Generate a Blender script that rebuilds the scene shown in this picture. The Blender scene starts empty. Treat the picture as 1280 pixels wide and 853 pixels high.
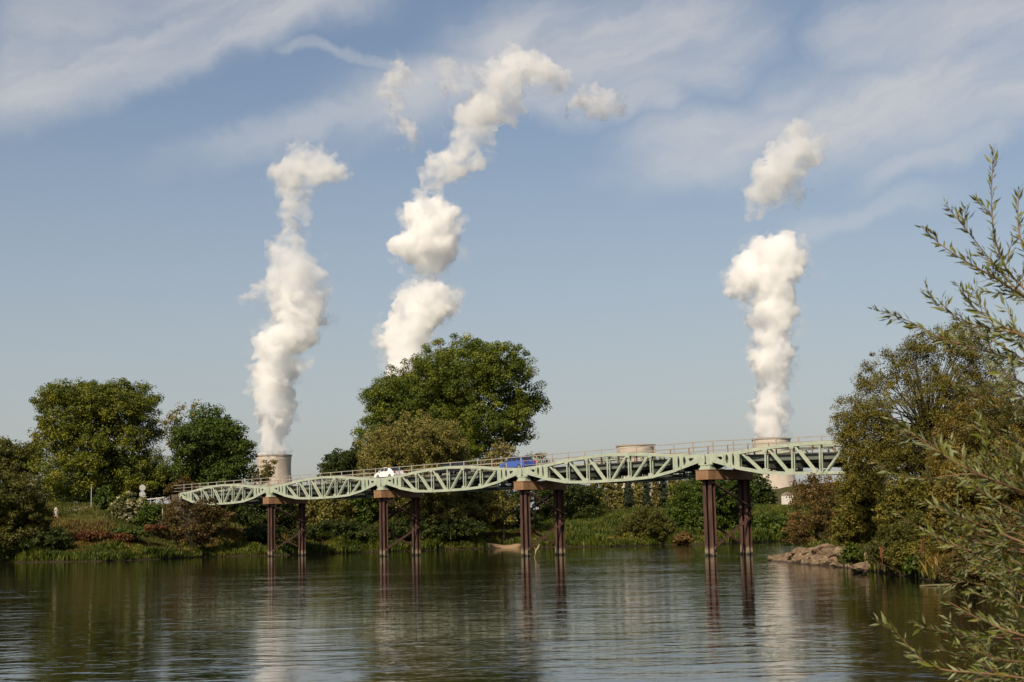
import bpy, bmesh, math, random
import numpy as np
from mathutils import Vector, Matrix, noise as mnoise
from mathutils.geometry import tessellate_polygon

SC = bpy.context.scene
COL = SC.collection
PI = math.pi

# ------------------------------------------------------------------ camera
F, PITCH, ROLL, CAMH = 1905.0, 0.1232, 0.0231, 2.79      # focal length in photo pixels (1280 wide)
cp, sp = math.cos(PITCH), math.sin(PITCH)
R0 = Vector((1, 0, 0)); FW = Vector((0, cp, sp)); U0 = Vector((0, -sp, cp))
RR = R0 * math.cos(ROLL) - U0 * math.sin(ROLL)
UU = R0 * math.sin(ROLL) + U0 * math.cos(ROLL)
cam = bpy.data.cameras.new('camera')
camo = bpy.data.objects.new('camera', cam); COL.objects.link(camo)
M = Matrix((( RR.x, UU.x, -FW.x, 0), (RR.y, UU.y, -FW.y, 0), (RR.z, UU.z, -FW.z, CAMH), (0, 0, 0, 1)))
camo.matrix_world = M
cam.sensor_width = 36; cam.lens = 36 * F / 1280
cam.clip_start = 0.1; cam.clip_end = 30000
SC.camera = camo
cam.dof.use_dof = True; cam.dof.focus_distance = 70; cam.dof.aperture_fstop = 11

# ------------------------------------------------------------------ light
SUN_AZ, SUN_EL = math.radians(206), math.radians(40)     # azimuth clockwise from +Y
sdir = Vector((math.sin(SUN_AZ) * math.cos(SUN_EL), math.cos(SUN_AZ) * math.cos(SUN_EL), math.sin(SUN_EL)))
sun = bpy.data.lights.new('sun', 'SUN'); sun.energy = 5.0; sun.angle = math.radians(0.5); sun.color = (1.0, 0.85, 0.64)
suno = bpy.data.objects.new('sun', sun); COL.objects.link(suno)
suno.rotation_euler = sdir.to_track_quat('Z', 'Y').to_euler(); suno.location = (-60, -60, 80)

SC.view_settings.view_transform = 'Standard'; SC.view_settings.look = 'None'
SC.view_settings.gamma = 1; SC.view_settings.use_curve_mapping = False
SC.view_settings.exposure = 0.02
SC.cycles.use_denoising = True
SC.cycles.max_bounces = 40; SC.cycles.diffuse_bounces = 3; SC.cycles.glossy_bounces = 3
SC.cycles.transmission_bounces = 4; SC.cycles.volume_bounces = 40; SC.cycles.transparent_max_bounces = 8
SC.cycles.caustics_reflective = False; SC.cycles.caustics_refractive = False

class NT:
    """tiny node-tree helper"""
    def __init__(s, tree): s.t = tree; s.n = tree.nodes; s.l = tree.links
    def new(s, kind, **kw):
        nd = s.n.new(kind)
        for k, v in kw.items():
            if k.startswith('i_'): nd.inputs[k[2:].replace('_', ' ')].default_value = v
            else: setattr(nd, k, v)
        return nd
    def put(s, sock, v):
        if hasattr(v, 'is_output'): s.l.new(v, sock)
        else: sock.default_value = v
    def math(s, op, a, b=None, c=None, clamp=False):
        nd = s.n.new('ShaderNodeMath'); nd.operation = op; nd.use_clamp = clamp
        s.put(nd.inputs[0], a)
        if b is not None: s.put(nd.inputs[1], b)
        if c is not None: s.put(nd.inputs[2], c)
        return nd.outputs[0]
    def smooth(s, x, lo, hi, a=0.0, b=1.0):
        nd = s.n.new('ShaderNodeMapRange'); nd.interpolation_type = 'SMOOTHSTEP'
        s.put(nd.inputs[0], x); nd.inputs[1].default_value = lo; nd.inputs[2].default_value = hi
        nd.inputs[3].default_value = a; nd.inputs[4].default_value = b
        return nd.outputs[0]
    def mix(s, fac, a, b):
        nd = s.n.new('ShaderNodeMix'); nd.data_type = 'RGBA'
        s.put(nd.inputs[0], fac); s.put(nd.inputs[6], a); s.put(nd.inputs[7], b)
        return nd.outputs[2]
    def noise(s, vec, scale, detail=4, rough=.55, dist=0.0):
        nd = s.n.new('ShaderNodeTexNoise'); nd.inputs['Scale'].default_value = scale
        nd.inputs['Detail'].default_value = detail; nd.inputs['Roughness'].default_value = rough
        nd.inputs['Distortion'].default_value = dist
        if vec is not None: s.l.new(vec, nd.inputs['Vector'])
        return nd.outputs['Fac']
    def ramp(s, fac, stops):
        nd = s.n.new('ShaderNodeValToRGB'); e = nd.color_ramp.elements
        while len(e) < len(stops): e.new(0.5)
        for el, (p, c) in zip(e, stops): el.position = p; el.color = (*c, 1)
        s.l.new(fac, nd.inputs[0]); return nd.outputs[0]

world = bpy.data.worlds.new('World'); SC.world = world; world.use_nodes = True
def build_world():
    w = NT(world.node_tree); w.n.clear()
    out = w.new('ShaderNodeOutputWorld'); bg = w.new('ShaderNodeBackground')
    bg.inputs['Strength'].default_value = 0.098
    sky = w.new('ShaderNodeTexSky', sky_type='NISHITA'); sky.sun_disc = False
    sky.sun_elevation = SUN_EL; sky.sun_rotation = SUN_AZ; sky.altitude = 150
    sky.air_density = 1.0; sky.dust_density = 2.2; sky.ozone_density = 1.3
    tc = w.new('ShaderNodeTexCoord'); sep = w.new('ShaderNodeSeparateXYZ'); w.l.new(tc.outputs['Generated'], sep.inputs[0])
    az = w.math('ARCTAN2', sep.outputs[0], sep.outputs[1]); el = w.math('ARCSINE', sep.outputs[2])
    # cirrus: a few long streaky bands, given by azimuth / elevation (radians)
    comb = w.new('ShaderNodeCombineXYZ'); w.l.new(az, comb.inputs[0]); w.l.new(el, comb.inputs[1])
    warp = w.new('ShaderNodeTexNoise'); warp.inputs['Scale'].default_value = 9; warp.inputs['Detail'].default_value = 5
    warp.inputs['Roughness'].default_value = 0.6; w.l.new(comb.outputs[0], warp.inputs['Vector'])
    wsep = w.new('ShaderNodeSeparateColor'); w.l.new(warp.outputs['Color'], wsep.inputs[0])
    a2 = w.math('ADD', az, w.math('MULTIPLY', w.math('SUBTRACT', wsep.outputs[0], .5), .085))
    e2 = w.math('ADD', el, w.math('MULTIPLY', w.math('SUBTRACT', wsep.outputs[1], .5), .062))
    # fibrous texture, stretched along the drift direction (about 22 degrees up to the right)
    mp = w.new('ShaderNodeMapping'); mp.inputs['Rotation'].default_value = (0, 0, math.radians(-21))
    c2 = w.new('ShaderNodeCombineXYZ'); w.l.new(a2, c2.inputs[0]); w.l.new(e2, c2.inputs[1])
    w.l.new(c2.outputs[0], mp.inputs[0])
    mp2 = w.new('ShaderNodeMapping'); mp2.inputs['Scale'].default_value = (5, 26, 1); w.l.new(mp.outputs[0], mp2.inputs[0])
    fib = w.noise(mp2.outputs[0], 1.0, 7, .6, .3)
    fib = w.smooth(fib, .28, .70, .50, 1.12)
    def d(px, py):                                        # direction seen in the photo at px, py
        x = (px - 640) / F; y = (426.5 - py) / F
        v = (FW + RR * x + UU * y).normalized()
        return math.atan2(v.x, v.y), math.asin(v.z)
    total = None
    bands = [((-80, 120), (480, -50), 56, .95, .4), ((-40, 50), (440, -100), 60, .75, .4),
             ((170, 210), (560, 95), 26, .62, .6), ((420, 140), (880, 20), 60, .95, .4), ((540, 60), (1000, 10), 70, .95, .4), ((660, 90), (960, 60), 50, .8, .4),
             ((330, 48), (560, 78), 10, .5, .5), ((620, 125), (880, 105), 34, .75, .4),
             ((770, 195), (1360, 60), 56, 1.0, .3), ((930, 150), (1400, 95), 70, .95, .3), ((1000, 70), (1380, 0), 75, .85, .4), ((1150, 40), (1400, -40), 60, .7, .4),
             ((970, 285), (1190, 240), 20, .42, .5), ((1060, 222), (1320, 160), 24, .55, .5), ((720, 222), (1000, 205), 20, .35, .5),
             ((-40, 78), (40, 84), 7, .6, .4)]
    for (p, q, hw, amp, soft) in bands:
        (ax, ay), (bx, by) = d(*p), d(*q)
        L = math.hypot(bx - ax, by - ay); ux, uy = (bx - ax) / L, (by - ay) / L
        cx, cy = (ax + bx) / 2, (ay + by) / 2
        da = w.math('SUBTRACT', a2, cx); de = w.math('SUBTRACT', e2, cy)
        u = w.math('ABSOLUTE', w.math('ADD', w.math('MULTIPLY', da, ux), w.math('MULTIPLY', de, uy)))
        v = w.math('ABSOLUTE', w.math('SUBTRACT', w.math('MULTIPLY', de, ux), w.math('MULTIPLY', da, uy)))
        mu = w.smooth(u, L * .5 * (1 - soft), L * .5 * 1.15, 1, 0)
        mv = w.smooth(v, hw / F * .15, hw / F * 1.25, 1, 0)
        m = w.math('MULTIPLY', w.math('MULTIPLY', mu, mv), amp)
        total = m if total is None else w.math('MAXIMUM', total, m)
    cl = w.math('MULTIPLY', w.math('MULTIPLY', total, .68), fib, clamp=True)
    hzf = w.smooth(el, -.02, .34, .60, .08)                # pale air towards the horizon
    base = w.mix(hzf, sky.outputs[0], (5.2, 5.15, 5.1, 1))
    colr = w.mix(cl, base, (6.7, 6.55, 6.45, 1))
    w.l.new(colr, bg.inputs['Color']); w.l.new(bg.outputs[0], out.inputs[0])
build_world()

# ------------------------------------------------------------------ helpers
def ray(px, py):
    return FW + RR * ((px - 640) / F) + UU * ((426.5 - py) / F)
def at(px, py, Y):
    """world point seen at photo pixel px,py, at ground distance Y along +Y"""
    v = ray(px, py); t = Y / v.y
    return Vector((v.x * t, Y, CAMH + v.z * t))
def onz(px, py, z=0.0):
    v = ray(px, py); t = (z - CAMH) / v.z
    return Vector((v.x * t, v.y * t, z))

def tag(o, label=None, cat=None, group=None, kind=None):
    if label: o['label'] = label
    if cat: o['category'] = cat
    if group: o['group'] = group
    if kind: o['kind'] = kind
    return o
def empty(name, loc=(0, 0, 0), rz=0.0):
    o = bpy.data.objects.new(name, None); COL.objects.link(o)
    o.location = loc; o.rotation_euler = (0, 0, rz); o.empty_display_size = .5
    return o
def link_mesh(name, me, mat, parent=None):
    o = bpy.data.objects.new(name, me); COL.objects.link(o)
    if mat: me.materials.append(mat)
    if parent: o.parent = parent
    return o
def copy_tree(o, parent=None):
    c = o.copy(); COL.objects.link(c); c.parent = parent
    for ch in o.children: copy_tree(ch, c)
    return c

class MB:
    def __init__(s): s.v = []; s.f = []
    def add(s, vs, fs):
        b = len(s.v); s.v += [tuple(v) for v in vs]; s.f += [tuple(i + b for i in f) for f in fs]
    def box(s, x0, x1, y0, y1, z0, z1):
        s.add([(x0,y0,z0),(x1,y0,z0),(x1,y1,z0),(x0,y1,z0),(x0,y0,z1),(x1,y0,z1),(x1,y1,z1),(x0,y1,z1)],
              [(0,3,2,1),(4,5,6,7),(0,1,5,4),(1,2,6,5),(2,3,7,6),(3,0,4,7)])
    def bar(s, a, b, w, h, up=(0, 0, 1)):
        """box beam from a to b; w across, h along 'up'"""
        a = Vector(a); b = Vector(b); d = (b - a).normalized(); up = Vector(up)
        sd = d.cross(up).normalized(); u = sd.cross(d)
        o = []
        for p in (a, b):
            for i, j in ((-1,-1),(1,-1),(1,1),(-1,1)): o.append(p + sd * (w * .5 * i) + u * (h * .5 * j))
        s.add(o, [(0,1,2,3),(7,6,5,4),(0,4,5,1),(1,5,6,2),(2,6,7,3),(3,7,4,0)])
    def tube(s, pts, rad, n=6):
        pts = [Vector(p) for p in pts]; b = len(s.v)
        for i, p in enumerate(pts):
            d = (pts[min(i + 1, len(pts) - 1)] - pts[max(i - 1, 0)])
            d = d.normalized() if d.length > 1e-9 else Vector((0, 0, 1))
            sd = d.cross(Vector((0.13, 0.2, 1)) if abs(d.z) < .97 else Vector((1, 0, .1))).normalized(); u = sd.cross(d)
            for k in range(n):
                a = 2 * PI * k / n; s.v.append(tuple(p + (sd * math.cos(a) + u * math.sin(a)) * rad[i]))
        for i in range(len(pts) - 1):
            for k in range(n):
                k2 = (k + 1) % n
                s.f.append((b + i*n + k, b + i*n + k2, b + (i+1)*n + k2, b + (i+1)*n + k))
        s.f.append(tuple(b + k for k in range(n))[::-1]); s.f.append(tuple(b + (len(pts)-1)*n + k for k in range(n)))
    def prism(s, outer, holes, y0, y1):
        """flat plate in the x-z plane, with holes, between y0 and y1"""
        loops = [outer] + holes
        tris = tessellate_polygon([[Vector((x, z, 0)) for x, z in lp] for lp in loops])
        flat = [p for lp in loops for p in lp]; n = len(flat); b = len(s.v)
        s.v += [(x, y0, z) for x, z in flat] + [(x, y1, z) for x, z in flat]
        for t in tris:
            s.f.append(tuple(b + i for i in t)); s.f.append(tuple(b + n + i for i in reversed(t)))
        k = 0
        for lp in loops:
            m = len(lp)
            for i in range(m):
                j = (i + 1) % m; s.f.append((b + k + i, b + k + j, b + n + k + j, b + n + k + i))
            k += m
    def build(s, name, mat, parent=None, smooth=False, fix=True):
        me = bpy.data.meshes.new(name); me.from_pydata(s.v, [], s.f)
        if fix:
            bm = bmesh.new(); bm.from_mesh(me); bmesh.ops.recalc_face_normals(bm, faces=bm.faces); bm.to_mesh(me); bm.free()
        if smooth: me.polygons.foreach_set('use_smooth', [True] * len(me.polygons))
        me.update()
        return link_mesh(name, me, mat, parent)

def quads_mesh(name, V, var=None, quad=4):
    """V: (n,4,3) array of quads"""
    n = V.shape[0]; me = bpy.data.meshes.new(name)
    me.vertices.add(n * 4); me.vertices.foreach_set('co', V.reshape(-1).astype(np.float32))
    me.loops.add(n * 4); me.loops.foreach_set('vertex_index', np.arange(n * 4, dtype=np.int32))
    me.polygons.add(n); me.polygons.foreach_set('loop_start', np.arange(0, n * 4, 4, dtype=np.int32))
    me.polygons.foreach_set('loop_total', np.full(n, 4, dtype=np.int32))
    if var is not None:
        a = me.attributes.new('var', 'FLOAT', 'FACE'); a.data.foreach_set('value', var.astype(np.float32))
    me.update(calc_edges=True)
    return me

# ------------------------------------------------------------------ materials
def new_mat(name):
    m = bpy.data.materials.new(name); m.use_nodes = True
    t = NT(m.node_tree); p = m.node_tree.nodes['Principled BSDF']
    return m, t, p
def simple(name, c1, c2, scale, rough=.6, metal=0.0, bump=0.0, detail=5, spec=.4, coat=0.0, stretch=None):
    m, t, p = new_mat(name)
    tc = t.new('ShaderNodeTexCoord'); vec = tc.outputs['Object']
    if stretch:
        mp = t.new('ShaderNodeMapping'); mp.inputs['Scale'].default_value = stretch; t.l.new(vec, mp.inputs[0]); vec = mp.outputs[0]
    f = t.noise(vec, scale, detail, .62)
    t.l.new(t.mix(t.smooth(f, .3, .7), (*c1, 1), (*c2, 1)), p.inputs['Base Color'])
    p.inputs['Roughness'].default_value = rough; p.inputs['Metallic'].default_value = metal
    p.inputs['Specular IOR Level'].default_value = spec; p.inputs['Coat Weight'].default_value = coat
    if bump:
        b = t.new('ShaderNodeBump'); b.inputs['Strength'].default_value = bump; b.inputs['Distance'].default_value = .05
        t.l.new(f, b.inputs['Height']); t.l.new(b.outputs[0], p.inputs['Normal'])
    return m
def leaf_mat(name, stops, transl=.17, rough=.55, back=None):
    m, t, p = new_mat(name)
    at_ = t.new('ShaderNodeAttribute', attribute_name='var')
    tc = t.new('ShaderNodeTexCoord')
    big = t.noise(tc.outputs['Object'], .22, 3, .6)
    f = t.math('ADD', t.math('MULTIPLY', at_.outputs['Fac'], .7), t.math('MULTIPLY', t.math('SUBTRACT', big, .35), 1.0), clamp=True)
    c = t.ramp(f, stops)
    if back:
        g = t.new('ShaderNodeNewGeometry'); c = t.mix(g.outputs['Backfacing'], c, (*back, 1))
    t.l.new(c, p.inputs['Base Color']); p.inputs['Roughness'].default_value = rough
    p.inputs['Specular IOR Level'].default_value = .25
    tr = t.new('ShaderNodeBsdfTranslucent'); t.l.new(c, tr.inputs[0])
    mx = t.new('ShaderNodeMixShader'); mx.inputs[0].default_value = transl
    t.l.new(p.outputs[0], mx.inputs[1]); t.l.new(tr.outputs[0], mx.inputs[2])
    o = [n for n in t.n if n.type == 'OUTPUT_MATERIAL'][0]; t.l.new(mx.outputs[0], o.inputs[0])
    return m

LM = {
 'green':  leaf_mat('leaf_green',  [(0,(0.0300,0.0547,0.0060)),(.45,(0.0902,0.1175,0.0109)),(.8,(0.1708,0.1886,0.0169)),(1,(0.3279,0.2596,0.0242))]),
 'gold':   leaf_mat('leaf_gold',   [(0,(.026,.045,.006)),(.4,(.088,.108,.010)),(.75,(.175,.176,.014)),(1,(.36,.27,.02))]),
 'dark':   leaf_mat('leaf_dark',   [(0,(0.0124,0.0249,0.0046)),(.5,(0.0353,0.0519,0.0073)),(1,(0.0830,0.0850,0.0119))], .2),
 'deep':   leaf_mat('leaf_deep',   [(0,(0.0195,0.0415,0.0054)),(.5,(0.0537,0.0854,0.0086)),(1,(0.1342,0.1525,0.0173))]),
 'olive':  leaf_mat('leaf_olive',  [(0,(0.0750,0.0750,0.0150)),(.45,(0.1688,0.1500,0.0325)),(.8,(0.2562,0.2188,0.0562)),(1,(0.3375,0.2750,0.0750))]),
 'willow': leaf_mat('leaf_willow', [(0,(.042,.042,.006)),(.45,(.122,.108,.014)),(.8,(.19,.155,.024)),(1,(.27,.19,.03))], .2),
 'orange': leaf_mat('leaf_orange', [(0,(.048,.042,.007)),(.45,(.130,.100,.014)),(.8,(.21,.135,.022)),(1,(.32,.17,.028))], .2),
 'rust':   leaf_mat('leaf_rust',   [(0,(0.0480,0.0360,0.0105)),(.45,(0.1275,0.0825,0.0210)),(.8,(0.2250,0.1200,0.0360)),(1,(0.3300,0.2100,0.0600))]),
 'brown':  leaf_mat('leaf_brown',  [(0,(.030,.021,.006)),(.45,(.080,.055,.013)),(.8,(.14,.085,.022)),(1,(.20,.13,.035))]),
 'umber':  leaf_mat('leaf_umber',  [(0,(.024,.028,.005)),(.45,(.070,.072,.010)),(.8,(.120,.112,.018)),(1,(.19,.145,.025))]),
 'red':    leaf_mat('leaf_red',    [(0,(.040,.018,.008)),(.5,(.11,.042,.016)),(1,(.19,.09,.03))]),
 'pale':   leaf_mat('leaf_pale',   [(0,(.08,.072,.02)),(.5,(.18,.150,.045)),(1,(.30,.26,.11))]),
 'flower': leaf_mat('leaf_flower', [(0,(.03,.045,.008)),(.42,(.09,.10,.02)),(.62,(.42,.38,.20)),(1,(.66,.61,.44))]),
 'spruce': leaf_mat('leaf_spruce', [(0,(.014,.026,.014)),(.5,(.035,.048,.022)),(1,(.07,.08,.03))]),
 'grass':  leaf_mat('grass_blade', [(0,(0.0195,0.0351,0.0043)),(.45,(0.0537,0.0781,0.0069)),(.8,(0.1269,0.1318,0.0155)),(1,(0.2733,0.2147,0.0432))]),
 'dry':    leaf_mat('dry_blade',   [(0,(0.0450,0.0405,0.0081)),(.4,(0.1080,0.0765,0.0162)),(.75,(0.2160,0.1395,0.0342)),(1,(0.3240,0.2160,0.0720))]),
 'slope':  leaf_mat('slope_blade', [(0,(0.0238,0.0340,0.0051)),(.45,(0.0638,0.0765,0.0093)),(.75,(0.1105,0.1062,0.0170)),(1,(0.1700,0.1190,0.0340))]),
 'fore':   leaf_mat('willow_leaf', [(0,(.050,.064,.008)),(.5,(.125,.140,.018)),(.85,(.23,.215,.045)),(1,(.38,.26,.05))], .25, .42, back=(.22,.235,.10)),
}
BARK = simple('bark', (.030,.023,.016), (.06,.047,.035), 3.0, .9, bump=.4)
TWIG = simple('twig_bark', (.20,.10,.045), (.13,.075,.035), 8.0, .6)

# ------------------------------------------------------------------ ground, river
left_px = [(0,703.5),(60,703),(130,702),(200,699.5),(260,696.5),(320,695),(400,693),(470,690.5),(560,687.5),(600,686.3),(640,685),
           (700,684),(760,684),(830,681.3),(900,680.5),(945,678.5),(985,676.5)]
far = [onz(x, y) for x, y in left_px]
far_pts = [(-900, 150), (-420, 178), (-180, 196)] + [(p.x, p.y) for p in far] + [(85, 246), (180, 268), (500, 300), (1000, 320)]
near_pts = [(-900, -6), (-60, 2), (0, 5.5), (4, 8), (9, 14), (14.2, 30), (17.6, 50), (18.6, 64), (19.6, 75), (20.4, 92), (19.6, 108), (19.9, 117.5),
            (22.5, 122), (28, 131), (40, 146), (70, 172), (180, 205), (500, 235), (1000, 250)]
_s = onz(626, 685.5); SANDX, SANDY = _s.x, _s.y + 2.5
def seg_dist(P, pts):
    d = np.full(P.shape[0], 1e9)
    for a, b in zip(pts[:-1], pts[1:]):
        a = np.array(a); b = np.array(b); ab = b - a
        t = np.clip(((P - a) @ ab) / (ab @ ab), 0, 1)
        d = np.minimum(d, np.hypot(*(P - a - t[:, None] * ab).T))
    return d
poly = np.array(far_pts + near_pts[::-1])
def in_river(P):
    x, y = P[:, 0], P[:, 1]; c = np.zeros(len(P), bool)
    for (x0, y0), (x1, y1) in zip(poly, np.roll(poly, -1, 0)):
        if y0 == y1: continue
        c ^= ((y0 > y) != (y1 > y)) & (x < (x1 - x0) * (y - y0) / (y1 - y0) + x0)
    return c
def vnoise(x, y, s, seed=0):
    """cheap smooth value noise, numpy"""
    x = x * s + seed * 17.31; y = y * s + seed * 9.17
    xi, yi = np.floor(x), np.floor(y); fx, fy = x - xi, y - yi
    fx = fx * fx * (3 - 2 * fx); fy = fy * fy * (3 - 2 * fy)
    h = lambda a, b: np.modf(np.abs(np.sin(a * 127.1 + b * 311.7 + seed) * 43758.5453))[0]
    return (h(xi, yi) * (1 - fx) + h(xi + 1, yi) * fx) * (1 - fy) + (h(xi, yi + 1) * (1 - fx) + h(xi + 1, yi + 1) * fx) * fy
def sstep(x, a, b):
    t = np.clip((x - a) / (b - a), 0, 1); return t * t * (3 - 2 * t)
def height(P):
    P = np.asarray(P, float); x, y = P[:, 0], P[:, 1]
    df = seg_dist(P, far_pts); dn = seg_dist(P, near_pts)
    riv = in_river(P); d = np.minimum(df, dn); onfar = df < dn
    # far bank: toe, slope, levee; the left part carries the road embankment
    lft = sstep(-x, 30, 60)
    top = 5.9 * (1 - lft) + 8.0 * lft; reach = 42 * (1 - lft) + 27 * lft
    zf = .75 * sstep(d, -.3, 1.2) + (top - .75) * sstep(d, 1.5, reach) * (.8 + .2 * sstep(d, 0, reach))
    sand = np.exp(-((x - SANDX) ** 2 / 9 + (d - 2) ** 2 / 16))
    zf = zf * (1 - .45 * sand)
    zf = zf + 26 * sstep(y, 500, 2600) + 24 * np.exp(-((x - 285) / 75) ** 2 - ((y - 1400) / 330) ** 2) + (vnoise(x, y, 1 / 6.0) - .5) * .9 * sstep(d, 2, 8) + (vnoise(x, y, 1 / 1.7, 3) - .5) * .25 * sstep(d, .5, 2)
    zn = .6 * sstep(d, -.3, 1.0) + 1.5 * sstep(d, .8, 9) + 5.2 * sstep(d, 16, 34) * sstep(y, 70, 100) + (vnoise(x, y, 1 / 3.0, 5) - .5) * .5 * sstep(d, 1, 4)
    z = np.where(onfar, zf, zn)
    camd = np.hypot(x, y); z = np.where((camd < 3.2) & ~riv, np.minimum(z, 1.15), z)
    return np.where(riv, -np.minimum(.15 + d * .25, 2.2), z)
def hz(x, y): return float(height(np.array([[x, y]]))[0])

def axis(lo, hi, step, far_lo, far_hi, g=1.12):
    c = list(np.arange(lo, hi + 1e-6, step)); s = step; a = lo
    while a > far_lo: s *= g; a -= s; c.insert(0, a)
    s = step; a = hi
    while a < far_hi: s *= g; a += s; c.append(a)
    return np.array(c)
gx = axis(-100, 75, 1.0, -7000, 7000); gy = axis(-8, 285, 1.0, -900, 9000)
GX, GY = np.meshgrid(gx, gy); PP = np.stack([GX.ravel(), GY.ravel()], 1); ZZ = height(PP)
me = bpy.data.meshes.new('ground'); nx, ny = len(gx), len(gy)
idx = np.arange(nx * ny).reshape(ny, nx)
fq = np.stack([idx[:-1, :-1], idx[:-1, 1:], idx[1:, 1:], idx[1:, :-1]], -1).reshape(-1, 4)
me.vertices.add(nx * ny); me.vertices.foreach_set('co', np.column_stack([PP, ZZ]).ravel().astype(np.float32))
me.loops.add(fq.size); me.loops.foreach_set('vertex_index', fq.ravel().astype(np.int32))
me.polygons.add(len(fq)); me.polygons.foreach_set('loop_start', np.arange(0, fq.size, 4, dtype=np.int32))
me.polygons.foreach_set('loop_total', np.full(len(fq), 4, np.int32)); me.polygons.foreach_set('use_smooth', np.ones(len(fq), bool))
me.update(calc_edges=True)
def ground_mat():
    m, t, p = new_mat('ground_soil_grass')
    tc = t.new('ShaderNodeTexCoord'); o = tc.outputs['Object']
    n1 = t.noise(o, .16, 6, .62); n2 = t.noise(o, 1.3, 5, .65)
    f = t.math('ADD', t.math('MULTIPLY', n1, .6), t.math('MULTIPLY', n2, .4))
    c = t.ramp(f, [(.34,(.022,.022,.008)),(.46,(.046,.048,.010)),(.55,(.075,.066,.016)),(.66,(.12,.08,.03))])
    sx = t.new('ShaderNodeSeparateXYZ'); t.l.new(o, sx.inputs[0])
    mud = t.smooth(t.math('ADD', sx.outputs[2], t.math('MULTIPLY', n2, .5)), .35, .75, 1, 0)
    c = t.mix(mud, c, (.035, .026, .016, 1))
    sand = t.smooth(t.math('ADD', t.math('POWER', t.math('DIVIDE', t.math('SUBTRACT', sx.outputs[0], SANDX), 3.4), 2), t.math('ADD', t.math('POWER', t.math('DIVIDE', t.math('SUBTRACT', sx.outputs[1], SANDY), 2.2), 2), n2)), 1.0, 1.7, 1, 0)
    c = t.mix(sand, c, (.30, .20, .12, 1))
    t.l.new(c, p.inputs['Base Color']); p.inputs['Roughness'].default_value = .95; p.inputs['Specular IOR Level'].default_value = .1
    b = t.new('ShaderNodeBump'); b.inputs['Strength'].default_value = .8; b.inputs['Distance'].default_value = .25
    t.l.new(n2, b.inputs['Height']); t.l.new(b.outputs[0], p.inputs['Normal'])
    return m
tag(link_mesh('ground', me, ground_mat()), kind='structure')

def water_mat():
    m, t, p = new_mat('river_water')
    p.inputs['Base Color'].default_value = (.007, .008, .004, 1); p.inputs['Roughness'].default_value = .035
    p.inputs['IOR'].default_value = 1.27; p.inputs['Specular IOR Level'].default_value = .5
    g = t.new('ShaderNodeNewGeometry'); o = g.outputs['Position']
    mp = t.new('ShaderNodeMapping'); mp.inputs['Scale'].default_value = (.55, 1.0, 1); mp.inputs['Rotation'].default_value = (0, 0, math.radians(8))
    t.l.new(o, mp.inputs[0])
    a = t.noise(mp.outputs[0], 2.3, 2, .5, .2); b = t.noise(mp.outputs[0], .85, 2, .5, .4); c = t.noise(mp.outputs[0], 6.5, 2, .5)
    mp3 = t.new('ShaderNodeMapping'); mp3.inputs['Scale'].default_value = (.35, 1.0, 1); t.l.new(o, mp3.inputs[0])
    patch = t.smooth(t.noise(mp3.outputs[0], .20, 4, .62), .44, .66, .42, 1.0)
    broad = t.smooth(t.noise(mp3.outputs[0], .045, 3, .6), .36, .60, .55, 1.15); patch = t.math('MULTIPLY', patch, broad)
    h = t.math('ADD', t.math('MULTIPLY', a, .20), t.math('MULTIPLY', b, .40))
    h = t.math('ADD', h, t.math('MULTIPLY', t.smooth(b, .49, .62), .22))          # steep little crests between glassy flats
    h = t.math('ADD', h, t.math('MULTIPLY', t.smooth(a, .52, .66), .09))
    h = t.math('ADD', h, t.math('MULTIPLY', c, .03)); h = t.math('MULTIPLY', h, patch); h = t.math('ADD', h, t.math('MULTIPLY', c, .038))
    bp = t.new('ShaderNodeBump'); bp.inputs['Strength'].default_value = 1.0; bp.inputs['Distance'].default_value = .036
    t.l.new(h, bp.inputs['Height']); t.l.new(bp.outputs[0], p.inputs['Normal'])
    return m
w = MB(); w.add([(-1500,-40,0),(1500,-40,0),(1500,500,0),(-1500,500,0)], [(0,1,2,3)])
tag(w.build('water', water_mat()), kind='structure')

# ------------------------------------------------------------------ bridge
X0, Y0, TH, L, ZJ = -32.75, 203.6, .902, 27.0, 8.92
BRZ = -TH
bridge = tag(empty('truss_bridge', (X0, Y0, 0), BRZ), 'pale green steel truss road bridge crossing the river on four rust brown pile piers', 'bridge')
def green_steel():
    m, t, p = new_mat('pale_green_paint')
    tc = t.new('ShaderNodeTexCoord'); o = tc.outputs['Object']
    n1 = t.noise(o, .9, 6, .65); n2 = t.noise(o, 5.0, 5, .7)
    c = t.mix(t.smooth(n1, .35, .7), (.335, .39, .305, 1), (.445, .485, .37, 1))
    mp = t.new('ShaderNodeMapping'); mp.inputs['Scale'].default_value = (3, 3, .5); t.l.new(o, mp.inputs[0])
    rust = t.smooth(t.noise(mp.outputs[0], 1.6, 6, .72), .56, .70, 0, .75)
    c = t.mix(rust, c, (.25, .16, .085, 1)); c = t.mix(t.smooth(n2, .50, .75, 0, .5), c, (.34, .38, .28, 1))
    t.l.new(c, p.inputs['Base Color']); p.inputs['Roughness'].default_value = .55
    return m
GREEN = green_steel()
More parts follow.
